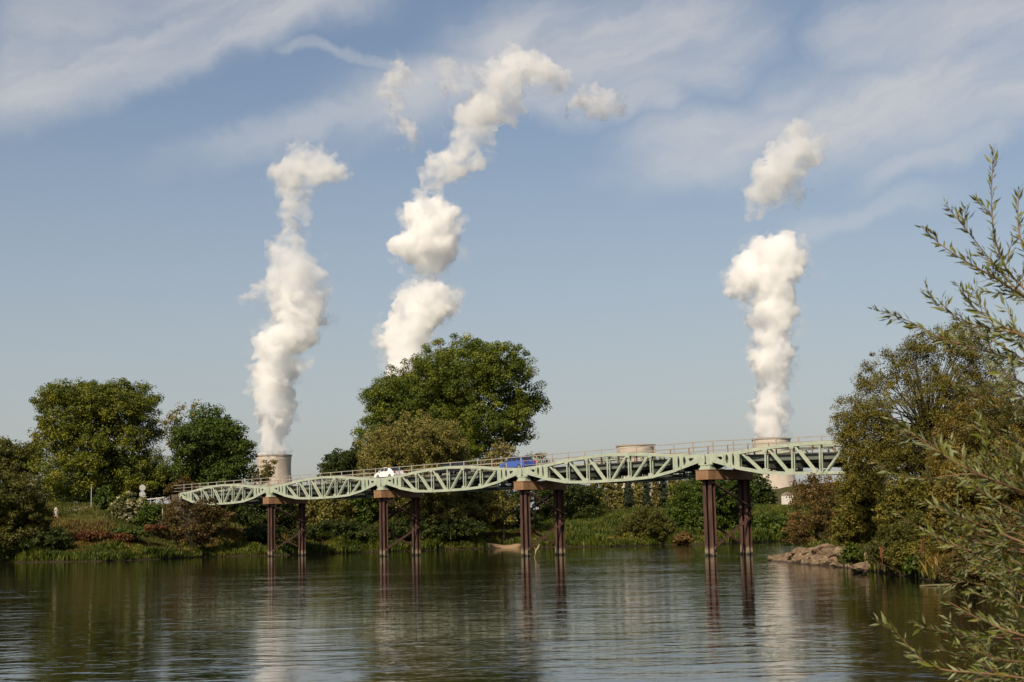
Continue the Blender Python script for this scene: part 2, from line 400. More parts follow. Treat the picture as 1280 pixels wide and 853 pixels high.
def pile_mat():
    m, t, p = new_mat('rusted_piles'); tc = t.new('ShaderNodeTexCoord'); o = tc.outputs['Object']
    mp = t.new('ShaderNodeMapping'); mp.inputs['Scale'].default_value = (2, 2, .25); t.l.new(o, mp.inputs[0])
    n1 = t.noise(mp.outputs[0], 2.2, 6, .65); n2 = t.noise(o, 3.0, 5, .7)
    c = t.mix(t.smooth(n1, .3, .7), (.034, .016, .011, 1), (.098, .046, .032, 1))
    sx = t.new('ShaderNodeSeparateXYZ'); t.l.new(o, sx.inputs[0])
    z = t.math('ADD', sx.outputs[2], t.math('MULTIPLY', n2, .9))
    c = t.mix(t.smooth(z, .95, 1.35, .75, 0), c, (.26, .20, .13, 1))          # pale dried silt above the water
    c = t.mix(t.smooth(z, .55, .72, 1, 0), c, (.018, .018, .010, 1))          # wet weed at the waterline
    t.l.new(c, p.inputs['Base Color']); p.inputs['Roughness'].default_value = .8
    return m
RUST = pile_mat()
CAPM = simple('rust_stained_cap', (.185,.098,.05), (.29,.17,.09), 1.1, .85, bump=.15, stretch=(1, 1, .4))
POST = simple('rail_post_paint', (.31,.255,.20), (.40,.33,.26), 3.0, .7)
RAIL = simple('rail_steel', (.25,.235,.205), (.34,.32,.275), 2.0, .6)
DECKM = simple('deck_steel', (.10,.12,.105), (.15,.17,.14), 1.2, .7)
ASPH = simple('deck_asphalt', (.04,.04,.04), (.065,.063,.06), 4.0, .9)

top_pts = [(0,.34),(.14,.50),(.26,.84),(.38,1.04),(.5,1.13),(.62,1.04),(.74,.84),(.86,.50),(1,.34)]
bot_pts = [(0,-.28),(.15,-1.14),(.265,-1.58),(.38,-1.69),(.5,-1.71),(.62,-1.69),(.735,-1.58),(.85,-1.14),(1,-.28)]
def lerp_pts(pts, s): return float(np.interp(s, [p[0] for p in pts], [p[1] for p in pts]))
tops = lambda s: lerp_pts(top_pts, s); bots = lambda s: lerp_pts(bot_pts, s)
GAP = .09
def band(mb, pts, h, below, v0, v1, s0, s1, n=36):
    ss = np.linspace(s0, s1, n); o = []
    # smooth interpolation: parabola-like through the points
    ys = np.interp(ss, [p[0] for p in pts], [p[1] for p in pts])
    up = [(GAP + s * (L - 2 * GAP), ZJ + y + (0 if below else h)) for s, y in zip(ss, ys)]
    dn = [(x, z - h) for x, z in up]
    mb.prism(up + dn[::-1], [], v0, v1)
def ell(cx, cz, rx, rz, n=12): return [(cx + rx * math.cos(2*PI*i/n), cz + rz * math.sin(2*PI*i/n)) for i in range(n)]
def make_truss(name_parent, v):
    """one lens shaped truss, in span coordinates; double webs at v and v+.36"""
    tr = MB()
    band(tr, top_pts, .30, True, v - .05, v + .41, .135, .865); tc_ = tr.build('truss', GREEN, name_parent)   # the chord is the truss's own mesh
    b = MB(); band(b, bot_pts, .27, False, v - .05, v + .41, .135, .865); b.build('bottom_chord', GREEN, tc_)
    fx = lambda s: GAP + s * (L - 2 * GAP)
    for side in (0, 1):
        q = (lambda s: s) if side == 0 else (lambda s: 1 - s)
        g = MB()
        ol = [(0, .34), (.06, .41), (.155, .51), (.155, -1.15), (.14, -1.05), (.03, -.42), (.03, -.62), (.004, -.62), (0, -.4)]
        outer = [(fx(q(s)), ZJ + z) for s, z in ol]
        holes = [[(fx(q(.050)), ZJ + .06), (fx(q(.070)), ZJ + .10), (fx(q(.078)), ZJ + .0), (fx(q(.074)), ZJ - .22), (fx(q(.064)), ZJ - .20)],
                 ell(fx(q(.098)), ZJ - .15, .20, .42), ell(fx(q(.127)), ZJ - .22, .15, .58)]
        g.prism(outer, holes, v - .03, v + .05)
        g.build('gusset_plate', GREEN, tc_)
        for s, w_ in ((.085, .10), (.1125, .10), (.1475, .14)):
            e = MB(); e.box(fx(q(s)) - w_/2, fx(q(s)) + w_/2, v - .075, v + .435, ZJ + bots(s) + .2, ZJ + tops(s) - .13)
            e.build('stiffener', GREEN, tc_)
    for s in (.27, .385, .5, .615, .73):
        for vv in (v + .02, v + .30):
            p = MB(); p.box(fx(s) - .075, fx(s) + .075, vv - .03, vv + .03, ZJ + bots(s) + .2, ZJ + tops(s) - .2)
            p.build('vertical', GREEN, tc_)
    for side in (0, 1):
        q = (lambda s: s) if side == 0 else (lambda s: 1 - s)
        for sa, sb in ((.160, .252), (.278, .368), (.392, .482)):
            for vv in (v + .045, v + .315):
                p = MB(); p.bar((fx(q(sa)), vv, ZJ + tops(sa) - .16), (fx(q(sb)), vv, ZJ + bots(sb) + .14), .06, .18, up=(0, 0, 1))
                p.build('diagonal', GREEN, tc_)
        for s in (.27, .385):                                     # node plates where the members meet
            n_ = MB(); ss = q(s); w_ = .42
            n_.prism([(fx(ss) - w_, ZJ + bots(s) + .02), (fx(ss) + w_, ZJ + bots(s) + .02), (fx(ss) + .22, ZJ + bots(s) + .52), (fx(ss) - .22, ZJ + bots(s) + .52)], [], v - .06, v - .02)
            n_.build('node_plate', GREEN, tc_); n_ = MB()
            n_.prism([(fx(ss) - .2, ZJ + tops(s) - .48), (fx(ss) + .2, ZJ + tops(s) - .48), (fx(ss) + w_, ZJ + tops(s) - .06), (fx(ss) - w_, ZJ + tops(s) - .06)], [], v - .06, v - .02)
            n_.build('node_plate', GREEN, tc_)
    return tc_
U0_, U1_, UB = -L, 5 * L, 3 * L
FALL = .0285                                                   # the deck falls gently from the fourth pier to the right bank
zoff = lambda u: -FALL * max(0.0, u - UB)
def strip(mb, v0, v1, z0, z1, ua=U0_):
    e = zoff(U1_); mb.prism([(ua, z0), (UB, z0), (U1_, z0 + e), (U1_, z1 + e), (UB, z1), (ua, z1)], [], v0, v1)
VF = 4.55
spans = [-1, 0, 1, 2, 3, 4]
proto_near = make_truss(bridge, 0.0); proto_far = make_truss(bridge, VF)
for k in spans:
    for pr in (proto_near, proto_far):
        o = pr if k == -1 else copy_tree(pr, bridge)
        o.location = (k * L, 0, 0)
        if k >= 3:
            an = math.atan(FALL); o.rotation_euler.y = an; o.location = (k * L - ZJ * math.sin(an), 0, zoff(k * L) + ZJ * (1 - math.cos(an)))
d = MB(); strip(d, .46, 4.50, 8.98, 9.10); deck = d.build('deck', ASPH, bridge)
for a in (.56, 4.42):
    s_ = MB(); a += .14 if a < 1 else -.14; strip(s_, a - .035, a + .035, 8.52, 8.977); s_.build('edge_girder', DECKM, deck)
DARKM = simple('underdeck_shade_steel', (.045,.05,.045), (.07,.075,.065), 1.2, .8)  # darker steel colour, with the shade under the deck painted in
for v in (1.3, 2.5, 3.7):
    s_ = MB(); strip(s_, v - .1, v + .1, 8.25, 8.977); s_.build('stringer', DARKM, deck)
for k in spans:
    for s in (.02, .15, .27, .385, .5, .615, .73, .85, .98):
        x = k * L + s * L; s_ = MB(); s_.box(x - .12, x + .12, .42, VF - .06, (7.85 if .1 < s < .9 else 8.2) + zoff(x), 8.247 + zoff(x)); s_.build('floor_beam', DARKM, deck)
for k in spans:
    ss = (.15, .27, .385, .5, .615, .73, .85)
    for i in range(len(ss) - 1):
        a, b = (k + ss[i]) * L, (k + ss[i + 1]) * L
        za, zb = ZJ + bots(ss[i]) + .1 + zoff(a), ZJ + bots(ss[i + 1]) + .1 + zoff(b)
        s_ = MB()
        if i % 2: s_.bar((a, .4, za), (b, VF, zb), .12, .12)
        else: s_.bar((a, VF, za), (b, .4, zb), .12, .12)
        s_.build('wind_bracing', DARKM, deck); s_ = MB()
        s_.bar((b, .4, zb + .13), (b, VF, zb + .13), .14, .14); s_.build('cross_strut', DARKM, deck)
PSP = 2.57
def make_railing(v, top, postm, offs, w_):
    r = MB()
    for z, hh in ((top - .03, .075), (9.10 + (top - 9.1) * .66, .05), (9.10 + (top - 9.1) * .33, .05)):
        strip(r, v - .03, v + .03, z - hh / 2, z + hh / 2, U0_ - 3)
    ro = r.build('railing', RAIL, bridge)
    p = MB(); p.box(-w_ / 2, w_ / 2, v - .09, v - .033, 9.1, top + .02); p.box(-w_ / 2 - .06, w_ / 2 + .06, v - .12, v + .08, 9.085, 9.125)
    proto = p.build('post', postm, ro); n = int((U1_ - U0_) / PSP); proto.location.x = U0_ + offs
    for i in range(1, n):
        c = proto.copy(); COL.objects.link(c); c.parent = ro; c.location.x = U0_ + offs + i * PSP; c.location.z = zoff(c.location.x)
    return ro
make_railing(.74, 10.50, POST, .4, .12)
make_railing(4.22, 10.25, simple('rust_rail_post', (.20,.11,.07), (.30,.18,.12), 3, .8), 1.5, .11)
# piers
def make_pier():
    c = MB(); c.box(-.80, .80, -.51, 5.46, 6.93, 7.84); c.box(-.84, .84, -.55, 5.50, 7.78, 7.835)
    cap = c.build('pier', CAPM, bridge)
    for v0, v1 in ((-.16, .56), (VF - .2, VF + .56)):
        b = MB(); b.box(-.72, .72, v0, v1, 7.842, 8.02); b.box(-.60, .60, v0 + .06, v1 - .06, 8.02, 8.24); b.box(-.52, .52, v0 + .02, v1 - .02, 8.24, 8.34)
        b.build('bearing', GREEN, cap)
    for v in (.30, 4.95):
        for u in (-.36, .36):
            p = MB(); w_ = .40
            p.box(u - w_/2, u + w_/2, v - .24, v - .21, -2.5, 6.93); p.box(u - w_/2, u + w_/2, v + .21, v + .24, -2.5, 6.93)
            p.box(u - .02, u + .02, v - .209, v + .209, -2.5, 6.93)
            p.build('pile', RUST, cap)
    for u, pair in ((.60, (((.36, .75), (4.95, 3.6)), ((.36, 6.75), (4.95, 4.3)))), (-.60, (((.36, 3.3), (4.95, 1.0)), ((.36, 4.2), (4.95, 6.7))))):
        for (va, za), (vb, zb) in pair:
            p = MB(); p.bar((u, va - .3, za), (u, vb + .3, zb), .05, .22)
            p.bar((u + .09 * (1 if u > 0 else -1), va - .3, za - .055), (u + .09 * (1 if u > 0 else -1), vb + .3, zb - .055), .13, .04); p.build('brace', RUST, cap)
    return cap
pier0 = make_pier()
for k in range(1, 5):
    c = copy_tree(pier0, bridge); c.location.x = k * L; c.location.z = zoff(k * L)
ab = MB(); ab.box(-L - 2.0, -L + .6, .1, 4.9, 2.0, 8.2); ab.box(-L - 2.2, -L - .3, -.05, 5.05, 8.2, 9.06)
ab.build('abutment', simple('abutment_masonry', (.07,.058,.042), (.12,.10,.075), 1.5, .9, bump=.3), bridge)

# cars on the deck
GLASS = simple('car_glass', (.02,.022,.025), (.03,.032,.035), 1, .08, spec=.6)
TYRE = simple('tyre_rubber', (.015,.015,.015), (.025,.025,.025), 5, .85)
RIM = simple('alloy_rim', (.5,.5,.5), (.6,.6,.6), 5, .35, metal=.8)
LAMPR = simple('red_lamp', (.45,.02,.015), (.5,.03,.02), 5, .25); LAMPW = simple('clear_lamp', (.7,.7,.68), (.75,.75,.72), 5, .15)
PLATE = simple('number_plate', (.7,.7,.66), (.75,.75,.7), 3, .5)
def make_car(name, label, paint, u, v, estate, ln=4.3):
    """hatchback / estate facing -u (left in the photo)"""
    t = tag(empty(name), label, 'car'); t.parent = None
    b = X = None
    hw = .86; s = ln / 4.3
    roof = [(-.62*s, 1.42), (.2*s, 1.47), (1.25*s, 1.43)] if estate else [(-.55*s, 1.43), (.15*s, 1.47), (.95*s, 1.40)]
    prof = [(-2.12*s,.32),(-2.15*s,.55),(-2.05*s,.72),(-1.2*s,.93),(-1.05*s,.97)] + roof + [((1.95 if estate else 1.75)*s, .98),(2.10*s,.90),(2.14*s,.55),(2.10*s,.32)]
    n = len(prof); vs = []
    rows = [(-hw, .0), (-hw * .97, 1), (hw * .97, 1), (hw, 0)]
    # sections across: lower body full width, cabin tucked in
    secs = (-1, -.94, .94, 1)
    for q in secs:
        for x, z in prof:
            tuck = max(0, (z - .95) / .5) * .16
            inset = .05 if abs(q) == 1 else 0
            vs.append((x * (1 - .012 * (abs(q) == 1)), q * (hw - tuck), .32 + (z - .32) * (1 - inset * .6)))
    fs = []
    for r in range(3):
        for i in range(n):
            j = (i + 1) % n; fs.append((r*n+i, r*n+j, (r+1)*n+j, (r+1)*n+i))
    fs.append(tuple(range(n))[::-1]); fs.append(tuple(3*n + i for i in range(n)))
    mb = MB(); mb.add(vs, fs); body = mb.build('body', paint, t)
    gl = MB()
    xr = roof[-1][0]
    for q in (-1, 1):
        y0 = q * (hw - .015); y1 = q * (hw - .135)
        for a, bq in ((-.88*s, -.05*s), (.03*s, .82*s)) + (((.90*s, 1.5*s),) if estate else ()):
            a2 = a + (.36*s if a < -.5 else 0); b2 = min(bq, xr - .02 if bq > xr else bq)
            gl.add([(a, y0, .98), (bq, y0, .98), (b2, y1, 1.37), (a2, y1, 1.37), (a, y0 - q*.02, .98), (bq, y0 - q*.02, .98), (b2, y1 - q*.02, 1.37), (a2, y1 - q*.02, 1.37)],
                   [(0,1,2,3),(7,6,5,4),(0,4,5,1),(1,5,6,2),(2,6,7,3),(3,7,4,0)])
    gl.build('side_window', GLASS, t)
    wsx = (-1.0*s, -.66*s); g = MB()
    g.add([(wsx[0], -.74, .985), (wsx[0], .74, .985), (wsx[1], .64, 1.40), (wsx[1], -.64, 1.40), (wsx[0]-.03, -.74, 1.0), (wsx[0]-.03, .74, 1.0), (wsx[1]-.03, .64, 1.415), (wsx[1]-.03, -.64, 1.415)],
          [(0,1,2,3),(7,6,5,4),(0,4,5,1),(1,5,6,2),(2,6,7,3),(3,7,4,0)]); g.build('windscreen', GLASS, t)
    rx0, rx1 = (1.30*s, 1.90*s) if estate else (1.02*s, 1.68*s); g = MB()
    g.add([(rx1+.02, -.70, 1.0), (rx1+.02, .70, 1.0), (rx0+.03, .62, 1.385), (rx0+.03, -.62, 1.385), (rx1+.045, -.70, 1.02), (rx1+.045, .70, 1.02), (rx0+.055, .62, 1.40), (rx0+.055, -.62, 1.40)],
          [(0,1,2,3),(7,6,5,4),(0,4,5,1),(1,5,6,2),(2,6,7,3),(3,7,4,0)]); g.build('rear_window', GLASS, t)
    for x in (-1.32*s, 1.28*s):
        for q in (-1, 1):
            wv = MB(); y = q * (hw - .08)
            wv.tube([(x, y - .1, .31), (x, y - .09, .31), (x, y + .09, .31), (x, y + .1, .31)], [.26, .31, .31, .26], 20); wo = wv.build('wheel', TYRE, t)
            rm = MB(); rm.tube([(x, y + q*.06, .31), (x, y + q*.108, .31), (x, y + q * .112, .31)], [.20, .19, .05], 14); rm.build('rim', RIM, wo)
    for q in (-1, 1):
        h_ = MB(); h_.box(-2.14*s, -1.93*s, q*.62 - .16, q*.62 + .16, .62, .74); h_.build('headlight', LAMPW, t)
        h_ = MB(); h_.box(2.02*s, 2.135*s, q*.70 - .12, q*.70 + .12, .72, .98); h_.build('tail_light', LAMPR, t)
        h_ = MB(); h_.box(-.92*s, -.78*s, q*(hw+.07) - .09, q*(hw+.07) + .09, .96, 1.09); h_.build('mirror', paint, t)
    bvec = Matrix.Rotation(BRZ, 4, 'Z') @ Vector((u, v, 0))
    t.location = (X0 + bvec.x, Y0 + bvec.y, 9.10); t.rotation_euler = (0, 0, BRZ)
    return t
def u_at(px, v, z=9.8):
    """bridge coordinate u whose point (u, v, z) is seen at photo column px"""
    best = None
    for u in np.linspace(-30, 140, 3401):
        p = Matrix.Rotation(BRZ, 3, 'Z') @ Vector((u, v, z)); p = Vector((X0 + p.x, Y0 + p.y, z - CAMH))
        x = 640 + F * p.dot(RR) / p.dot(FW)
        if best is None or abs(x - px) < best[0]: best = (abs(x - px), u)
    return best[1]
paint = lambda n, c: simple(n, c, tuple(k * 1.08 for k in c), 1.0, .22, spec=.5, coat=.6)
make_car('parked_car' if False else 'white_car', 'small white hatchback driving left over the second pier of the bridge', paint('white_paint', (.78,.78,.78)), u_at(487, 1.45), 1.45, False, 4.2)
make_car('blue_car', 'blue estate car driving left beside the bridge railing', paint('blue_paint', (.045,.10,.38)), u_at(647, 1.55), 1.55, True, 4.3)
make_car('dark_car', 'dark car behind the railing between the white car and the blue car', paint('dark_paint', (.035,.03,.045)), u_at(566, 1.7), 1.7, True, 4.6)

# ------------------------------------------------------------------ cooling towers
CONC = simple('tower_concrete', (.36,.31,.26), (.47,.41,.345), .05, .9, stretch=(1, 1, .25))
RIMM = simple('tower_rim', (.30,.25,.21), (.34,.29,.24), .03, .9)
def make_tower(px, py_rim, wpx, label, zbase=20):
    D = 75 * F / wpx; p = at(px, py_rim, D); Ht = p.z - zbase; r_t = 37.5
    t = tag(empty('cooling_tower', (p.x, p.y, zbase)), label, 'cooling tower', 'cooling towers of the power plant')
    prof = [(0, 1.72), (.08, 1.60), (.2, 1.43), (.35, 1.24), (.5, 1.09), (.62, 1.01), (.74, .965), (.85, .965), (.93, .98), (1, 1.0)]
    n = 96; m = MB(); rings = []
    for f, r in prof: rings.append((8 + f * (Ht - 8), r * r_t, ))
    seq = [(z, r) for z, r in rings] + [(z, r - 1.2) for z, r in rings[::-1]]
    for z, r in seq:
        for k in range(n): m.v.append((r * math.cos(2*PI*k/n), r * math.sin(2*PI*k/n), z))
    q = len(seq)
    for i in range(q):
        i2 = (i + 1) % q
        for k in range(n): k2 = (k + 1) % n; m.f.append((i*n+k, i*n+k2, i2*n+k2, i2*n+k))
    m.build('shell', CONC, t, smooth=True)
    m = MB(); seq = [(Ht - 2.2, r_t + .02), (Ht - 2.2, r_t + 1.3), (Ht + .6, r_t + 1.3), (Ht + .6, r_t - 1.1), (Ht + .02, r_t - 1.1)]
    for z, r in seq:
        for k in range(n): m.v.append((r * math.cos(2*PI*k/n), r * math.sin(2*PI*k/n), z))
    for i in range(len(seq) - 1):
        for k in range(n): k2 = (k + 1) % n; m.f.append((i*n+k, i*n+k2, (i+1)*n+k2, (i+1)*n+k))
    m.build('rim', RIMM, t)
    m = MB(); rb = prof[0][1] * r_t
    for k in range(40):
        a = 2*PI*k/40; b2 = 2*PI*(k+.5)/40
        for c_ in (a, a + 2*PI/40): m.bar((rb*1.03*math.cos(c_), rb*1.03*math.sin(c_), 0), (rb*.995*math.cos(b2), rb*.995*math.sin(b2), 8.6), 1.0, 1.0)
    m.build('support_column', CONC, t)
    return t, D
make_tower(342.5, 569.5, 43.5, 'pale concrete cooling tower steaming behind the trees at left')
make_tower(505, 563, 45.5, 'concrete cooling tower hidden behind the big round tree')
make_tower(794.5, 557, 48, 'concrete cooling tower without steam whose rim shows above the bridge')
make_tower(964, 548.5, 47.8, 'pale concrete cooling tower steaming behind the fourth pier')

# ------------------------------------------------------------------ steam
def steam_mat(name, dens, scale=None, lo=.42, hi=.62):
    m = bpy.data.materials.new(name); m.use_nodes = True; t = NT(m.node_tree); t.n.clear()
    o = t.new('ShaderNodeOutputMaterial'); v = t.new('ShaderNodeVolumeScatter')
    v.inputs['Color'].default_value = (.999, .998, .996, 1); v.inputs['Anisotropy'].default_value = 0.1
    v.inputs['Density'].default_value = dens
    if scale:                                              # torn, uneven vapour
        g = t.new('ShaderNodeNewGeometry')
        t.l.new(t.smooth(t.noise(g.outputs['Position'], scale, 5, .62, .6), lo, hi, 0, dens), v.inputs['Density'])
        m.cycles.volume_step_rate = STEP
    t.l.new(v.outputs[0], o.inputs['Volume'])
    return m
STEP = .35
STEAM = {'dense': steam_mat('steam_dense', .075), 'mid': steam_mat('steam_mid', .046, .022, .36, .64), 'thin': steam_mat('steam_thin', .022, .026, .38, .64), 'wisp': steam_mat('steam_wisp', .014, .026, .40, .66),
         'fringe': steam_mat('steam_fringe', .030, .020, .40, .62), 'faint': steam_mat('steam_faint', .009, .016, .46, .70)}
LAYERS = {'dense': (('core', 'dense', 1.06), ('fringe', 'fringe', 1.42), ('veil', 'faint', 1.7)), 'mid': (('core', 'mid', 1.5), ('veil', 'faint', 1.95)),
          'thin': (('core', 'thin', 1.6), ('veil', 'faint', 2.0)), 'wisp': (('core', 'wisp', 1.5),)}
def make_steam(label, circles, D, dens, seed, rough=.22):
    root = None
    for i, (nm, dn, infl) in enumerate(LAYERS[dens]):
        o = steam_mesh([(x, y, r * infl) for x, y, r in circles], D, dn, seed + i * 31, vox=(2.6, 3.4, 4.5)[i], sub=(15, 9, 6)[i], rough=rough * (1, 1.5, 2.0)[i])
        if root is None: root = o
        else: o.name = o.data.name = 'steam_fringe' if i == 1 and len(LAYERS[dens]) == 3 else 'steam_veil'; o.parent = root; o.location = (0, 0, 0)
    return tag(root, label, 'steam', 'steam clouds from the cooling towers')
def steam_mesh(circles, D, dens, seed, vox=3.2, sub=9, rough=.22):
    rnd = random.Random(seed); k = D / F; bm = bmesh.new()
    def sphere(c, r):
        bmesh.ops.create_icosphere(bm, subdivisions=2, radius=r, matrix=Matrix.Translation(c))
    c0 = None
    for (x, y, r) in circles:
        c = at(x, y, D); R = r * k
        if c0 is None: c0 = c.copy()
        c = c - c0 + Vector((0, rnd.uniform(-.25, .25) * R, 0))
        sphere(c, R * .78)
        for _ in range(sub):
            v = Vector((rnd.gauss(0, 1), rnd.gauss(0, 1), rnd.gauss(0, 1))).normalized()
            rr = R * rnd.uniform(.16, .44)
            sphere(c + v * (R - rr * .75) * rnd.uniform(.85, 1.1), rr)
    me = bpy.data.meshes.new('steam_plume'); bm.to_mesh(me); bm.free()
    o = bpy.data.objects.new('steam_tmp', me); COL.objects.link(o)
    md = o.modifiers.new('r', 'REMESH'); md.mode = 'VOXEL'; md.voxel_size = vox
    dg = bpy.context.evaluated_depsgraph_get(); me2 = bpy.data.meshes.new_from_object(o.evaluated_get(dg))
    bpy.data.objects.remove(o); bpy.data.meshes.remove(me)
    co = np.empty(len(me2.vertices) * 3, np.float32); me2.vertices.foreach_get('co', co); co = co.reshape(-1, 3)
    no = np.empty(len(me2.vertices) * 3, np.float32); me2.vertices.foreach_get('normal', no); no = no.reshape(-1, 3)
    mr = np.mean([c[2] for c in circles]) * k
    off = Vector((seed * 13.1, seed * 7.7, 3.3)); out = np.empty_like(co)
    for i, (p, n) in enumerate(zip(co, no)):
        P = Vector(p)
        a = mnoise.turbulence(P * (1.1 / mr) + off, 2, False) - .45
        b = abs(mnoise.noise(P * (2.6 / mr) + off)) * 1.2 - .3
        c = abs(mnoise.noise(P * (6.0 / mr) + off)) * 1.0 - .25
        e = mnoise.noise(P * (12.0 / mr) + off)
        out[i] = p + n * (mr * rough * (a * 1.0 + b * .9 + c * .5 + e * .16))
    me2.vertices.foreach_set('co', out.ravel()); me2.name = 'steam_plume'; me2.materials.clear(); me2.update()
    o = link_mesh('steam_plume', me2, STEAM[dens]); o.location = c0
    return o
def crop(pts, ox, oy, s): return [(ox + x / s, oy + y / s, r / s) for x, y, r in pts]
D1, D2, D3 = 75*F/43.5, 75*F/45.5, 75*F/47.8
make_steam('tall billowing steam column rising from the left cooling tower', crop([(118,748,40),(117,722,38),(115,690,40),(113,655,46),(117,625,52),(118,590,52),(122,555,58),(112,515,50),(135,490,55),(165,470,55),(195,445,48),(150,435,50),(165,400,58),(205,410,38)], 280, 160, 1.856), D1, 'dense', 1)
make_steam('ragged upper part of the left steam column with an arm to the left', crop([(165,375,55),(150,345,52),(165,310,42),(160,280,32),(120,380,30),(85,390,22),(55,398,20),(215,375,32),(120,275,18),(128,250,14)], 280, 160, 1.856), D1, 'mid', 2, rough=.24)
make_steam('hooked steam cloud drifting above the left steam column', crop([(168,215,28),(172,185,30),(165,150,34),(150,115,40),(165,80,36),(205,80,36),(235,100,34),(268,105,24),(200,115,30)], 280, 160, 1.856), D1, 'mid', 3, rough=.24)
make_steam('lowest bright steam puff behind the big round tree', crop([(140,860,70),(130,800,62),(115,790,48),(150,745,66),(175,700,62),(215,690,56),(190,665,48),(145,700,50),(110,725,28)], 440, 40, 2.03), D2, 'dense', 4)
make_steam('round steam puff second up in the middle column', crop([(150,550,52),(185,520,68),(215,470,58),(235,530,48),(180,460,52),(215,570,42),(115,545,30),(240,470,42),(150,470,32),(190,590,34)], 440, 40, 2.03), D2, 'dense', 5)
make_steam('long slanting steam streak at the top of the middle column', crop([(205,370,36),(245,340,44),(285,310,46),(310,260,44),(305,210,46),(345,180,52),(385,130,48),(420,85,44),(455,80,40),(490,110,38),(525,130,32),(400,190,36),(345,240,26),(420,230,18),(330,330,18)], 440, 40, 2.03), D2, 'mid', 6, rough=.24)
make_steam('thin steam tail right of the slanting streak', crop([(560,180,26),(600,180,36),(645,185,34),(685,185,24)], 440, 40, 2.03), D2, 'mid', 7, rough=.35)
make_steam('small thin steam wisp left of the slanting streak', crop([(120,115,34),(95,150,28),(110,195,26),(130,235,26),(155,270,22),(118,300,10)], 440, 40, 2.03), D2, 'mid', 8, rough=.4)
make_steam('faint flat steam scrap over the gap left of the slanting streak', crop([(240,90,26),(265,125,34),(300,112,24),(235,140,18)], 440, 40, 2.03), D2, 'thin', 9, rough=.35)
make_steam('thin grey steam veil between the two middle puffs', crop([(190,620,34),(230,630,30),(270,650,22)], 440, 40, 2.03), D2, 'wisp', 10, rough=.35)
make_steam('tall bulging steam column rising from the right cooling tower', crop([(199,790,45),(199,765,44),(197,730,46),(198,695,46),(205,650,44),(180,625,38),(205,595,58),(230,580,38),(200,555,48),(210,520,52),(190,485,50),(165,500,32),(225,470,44),(215,430,52)], 860, 140, 1.936), D3, 'dense', 11)
make_steam('overhanging head of the right steam column', crop([(200,395,58),(160,390,52),(125,400,42),(110,430,28),(190,345,50),(230,335,50),(265,355,34),(150,360,38),(240,385,40),(222,308,26),(130,450,18)], 860, 140, 1.936), D3, 'dense', 12)
make_steam('faint steam scrap right of the right column head', crop([(315,370,20),(320,395,16),(295,390,16)], 860, 140, 1.936), D3, 'wisp', 13, rough=.35)
make_steam('detached slanting steam cloud above the right column', crop([(165,225,32),(190,195,42),(220,160,48),(245,120,50),(270,85,46),(300,80,36),(255,180,34),(250,65,26),(215,205,24)], 860, 140, 1.936), D3, 'mid', 47, rough=.22)

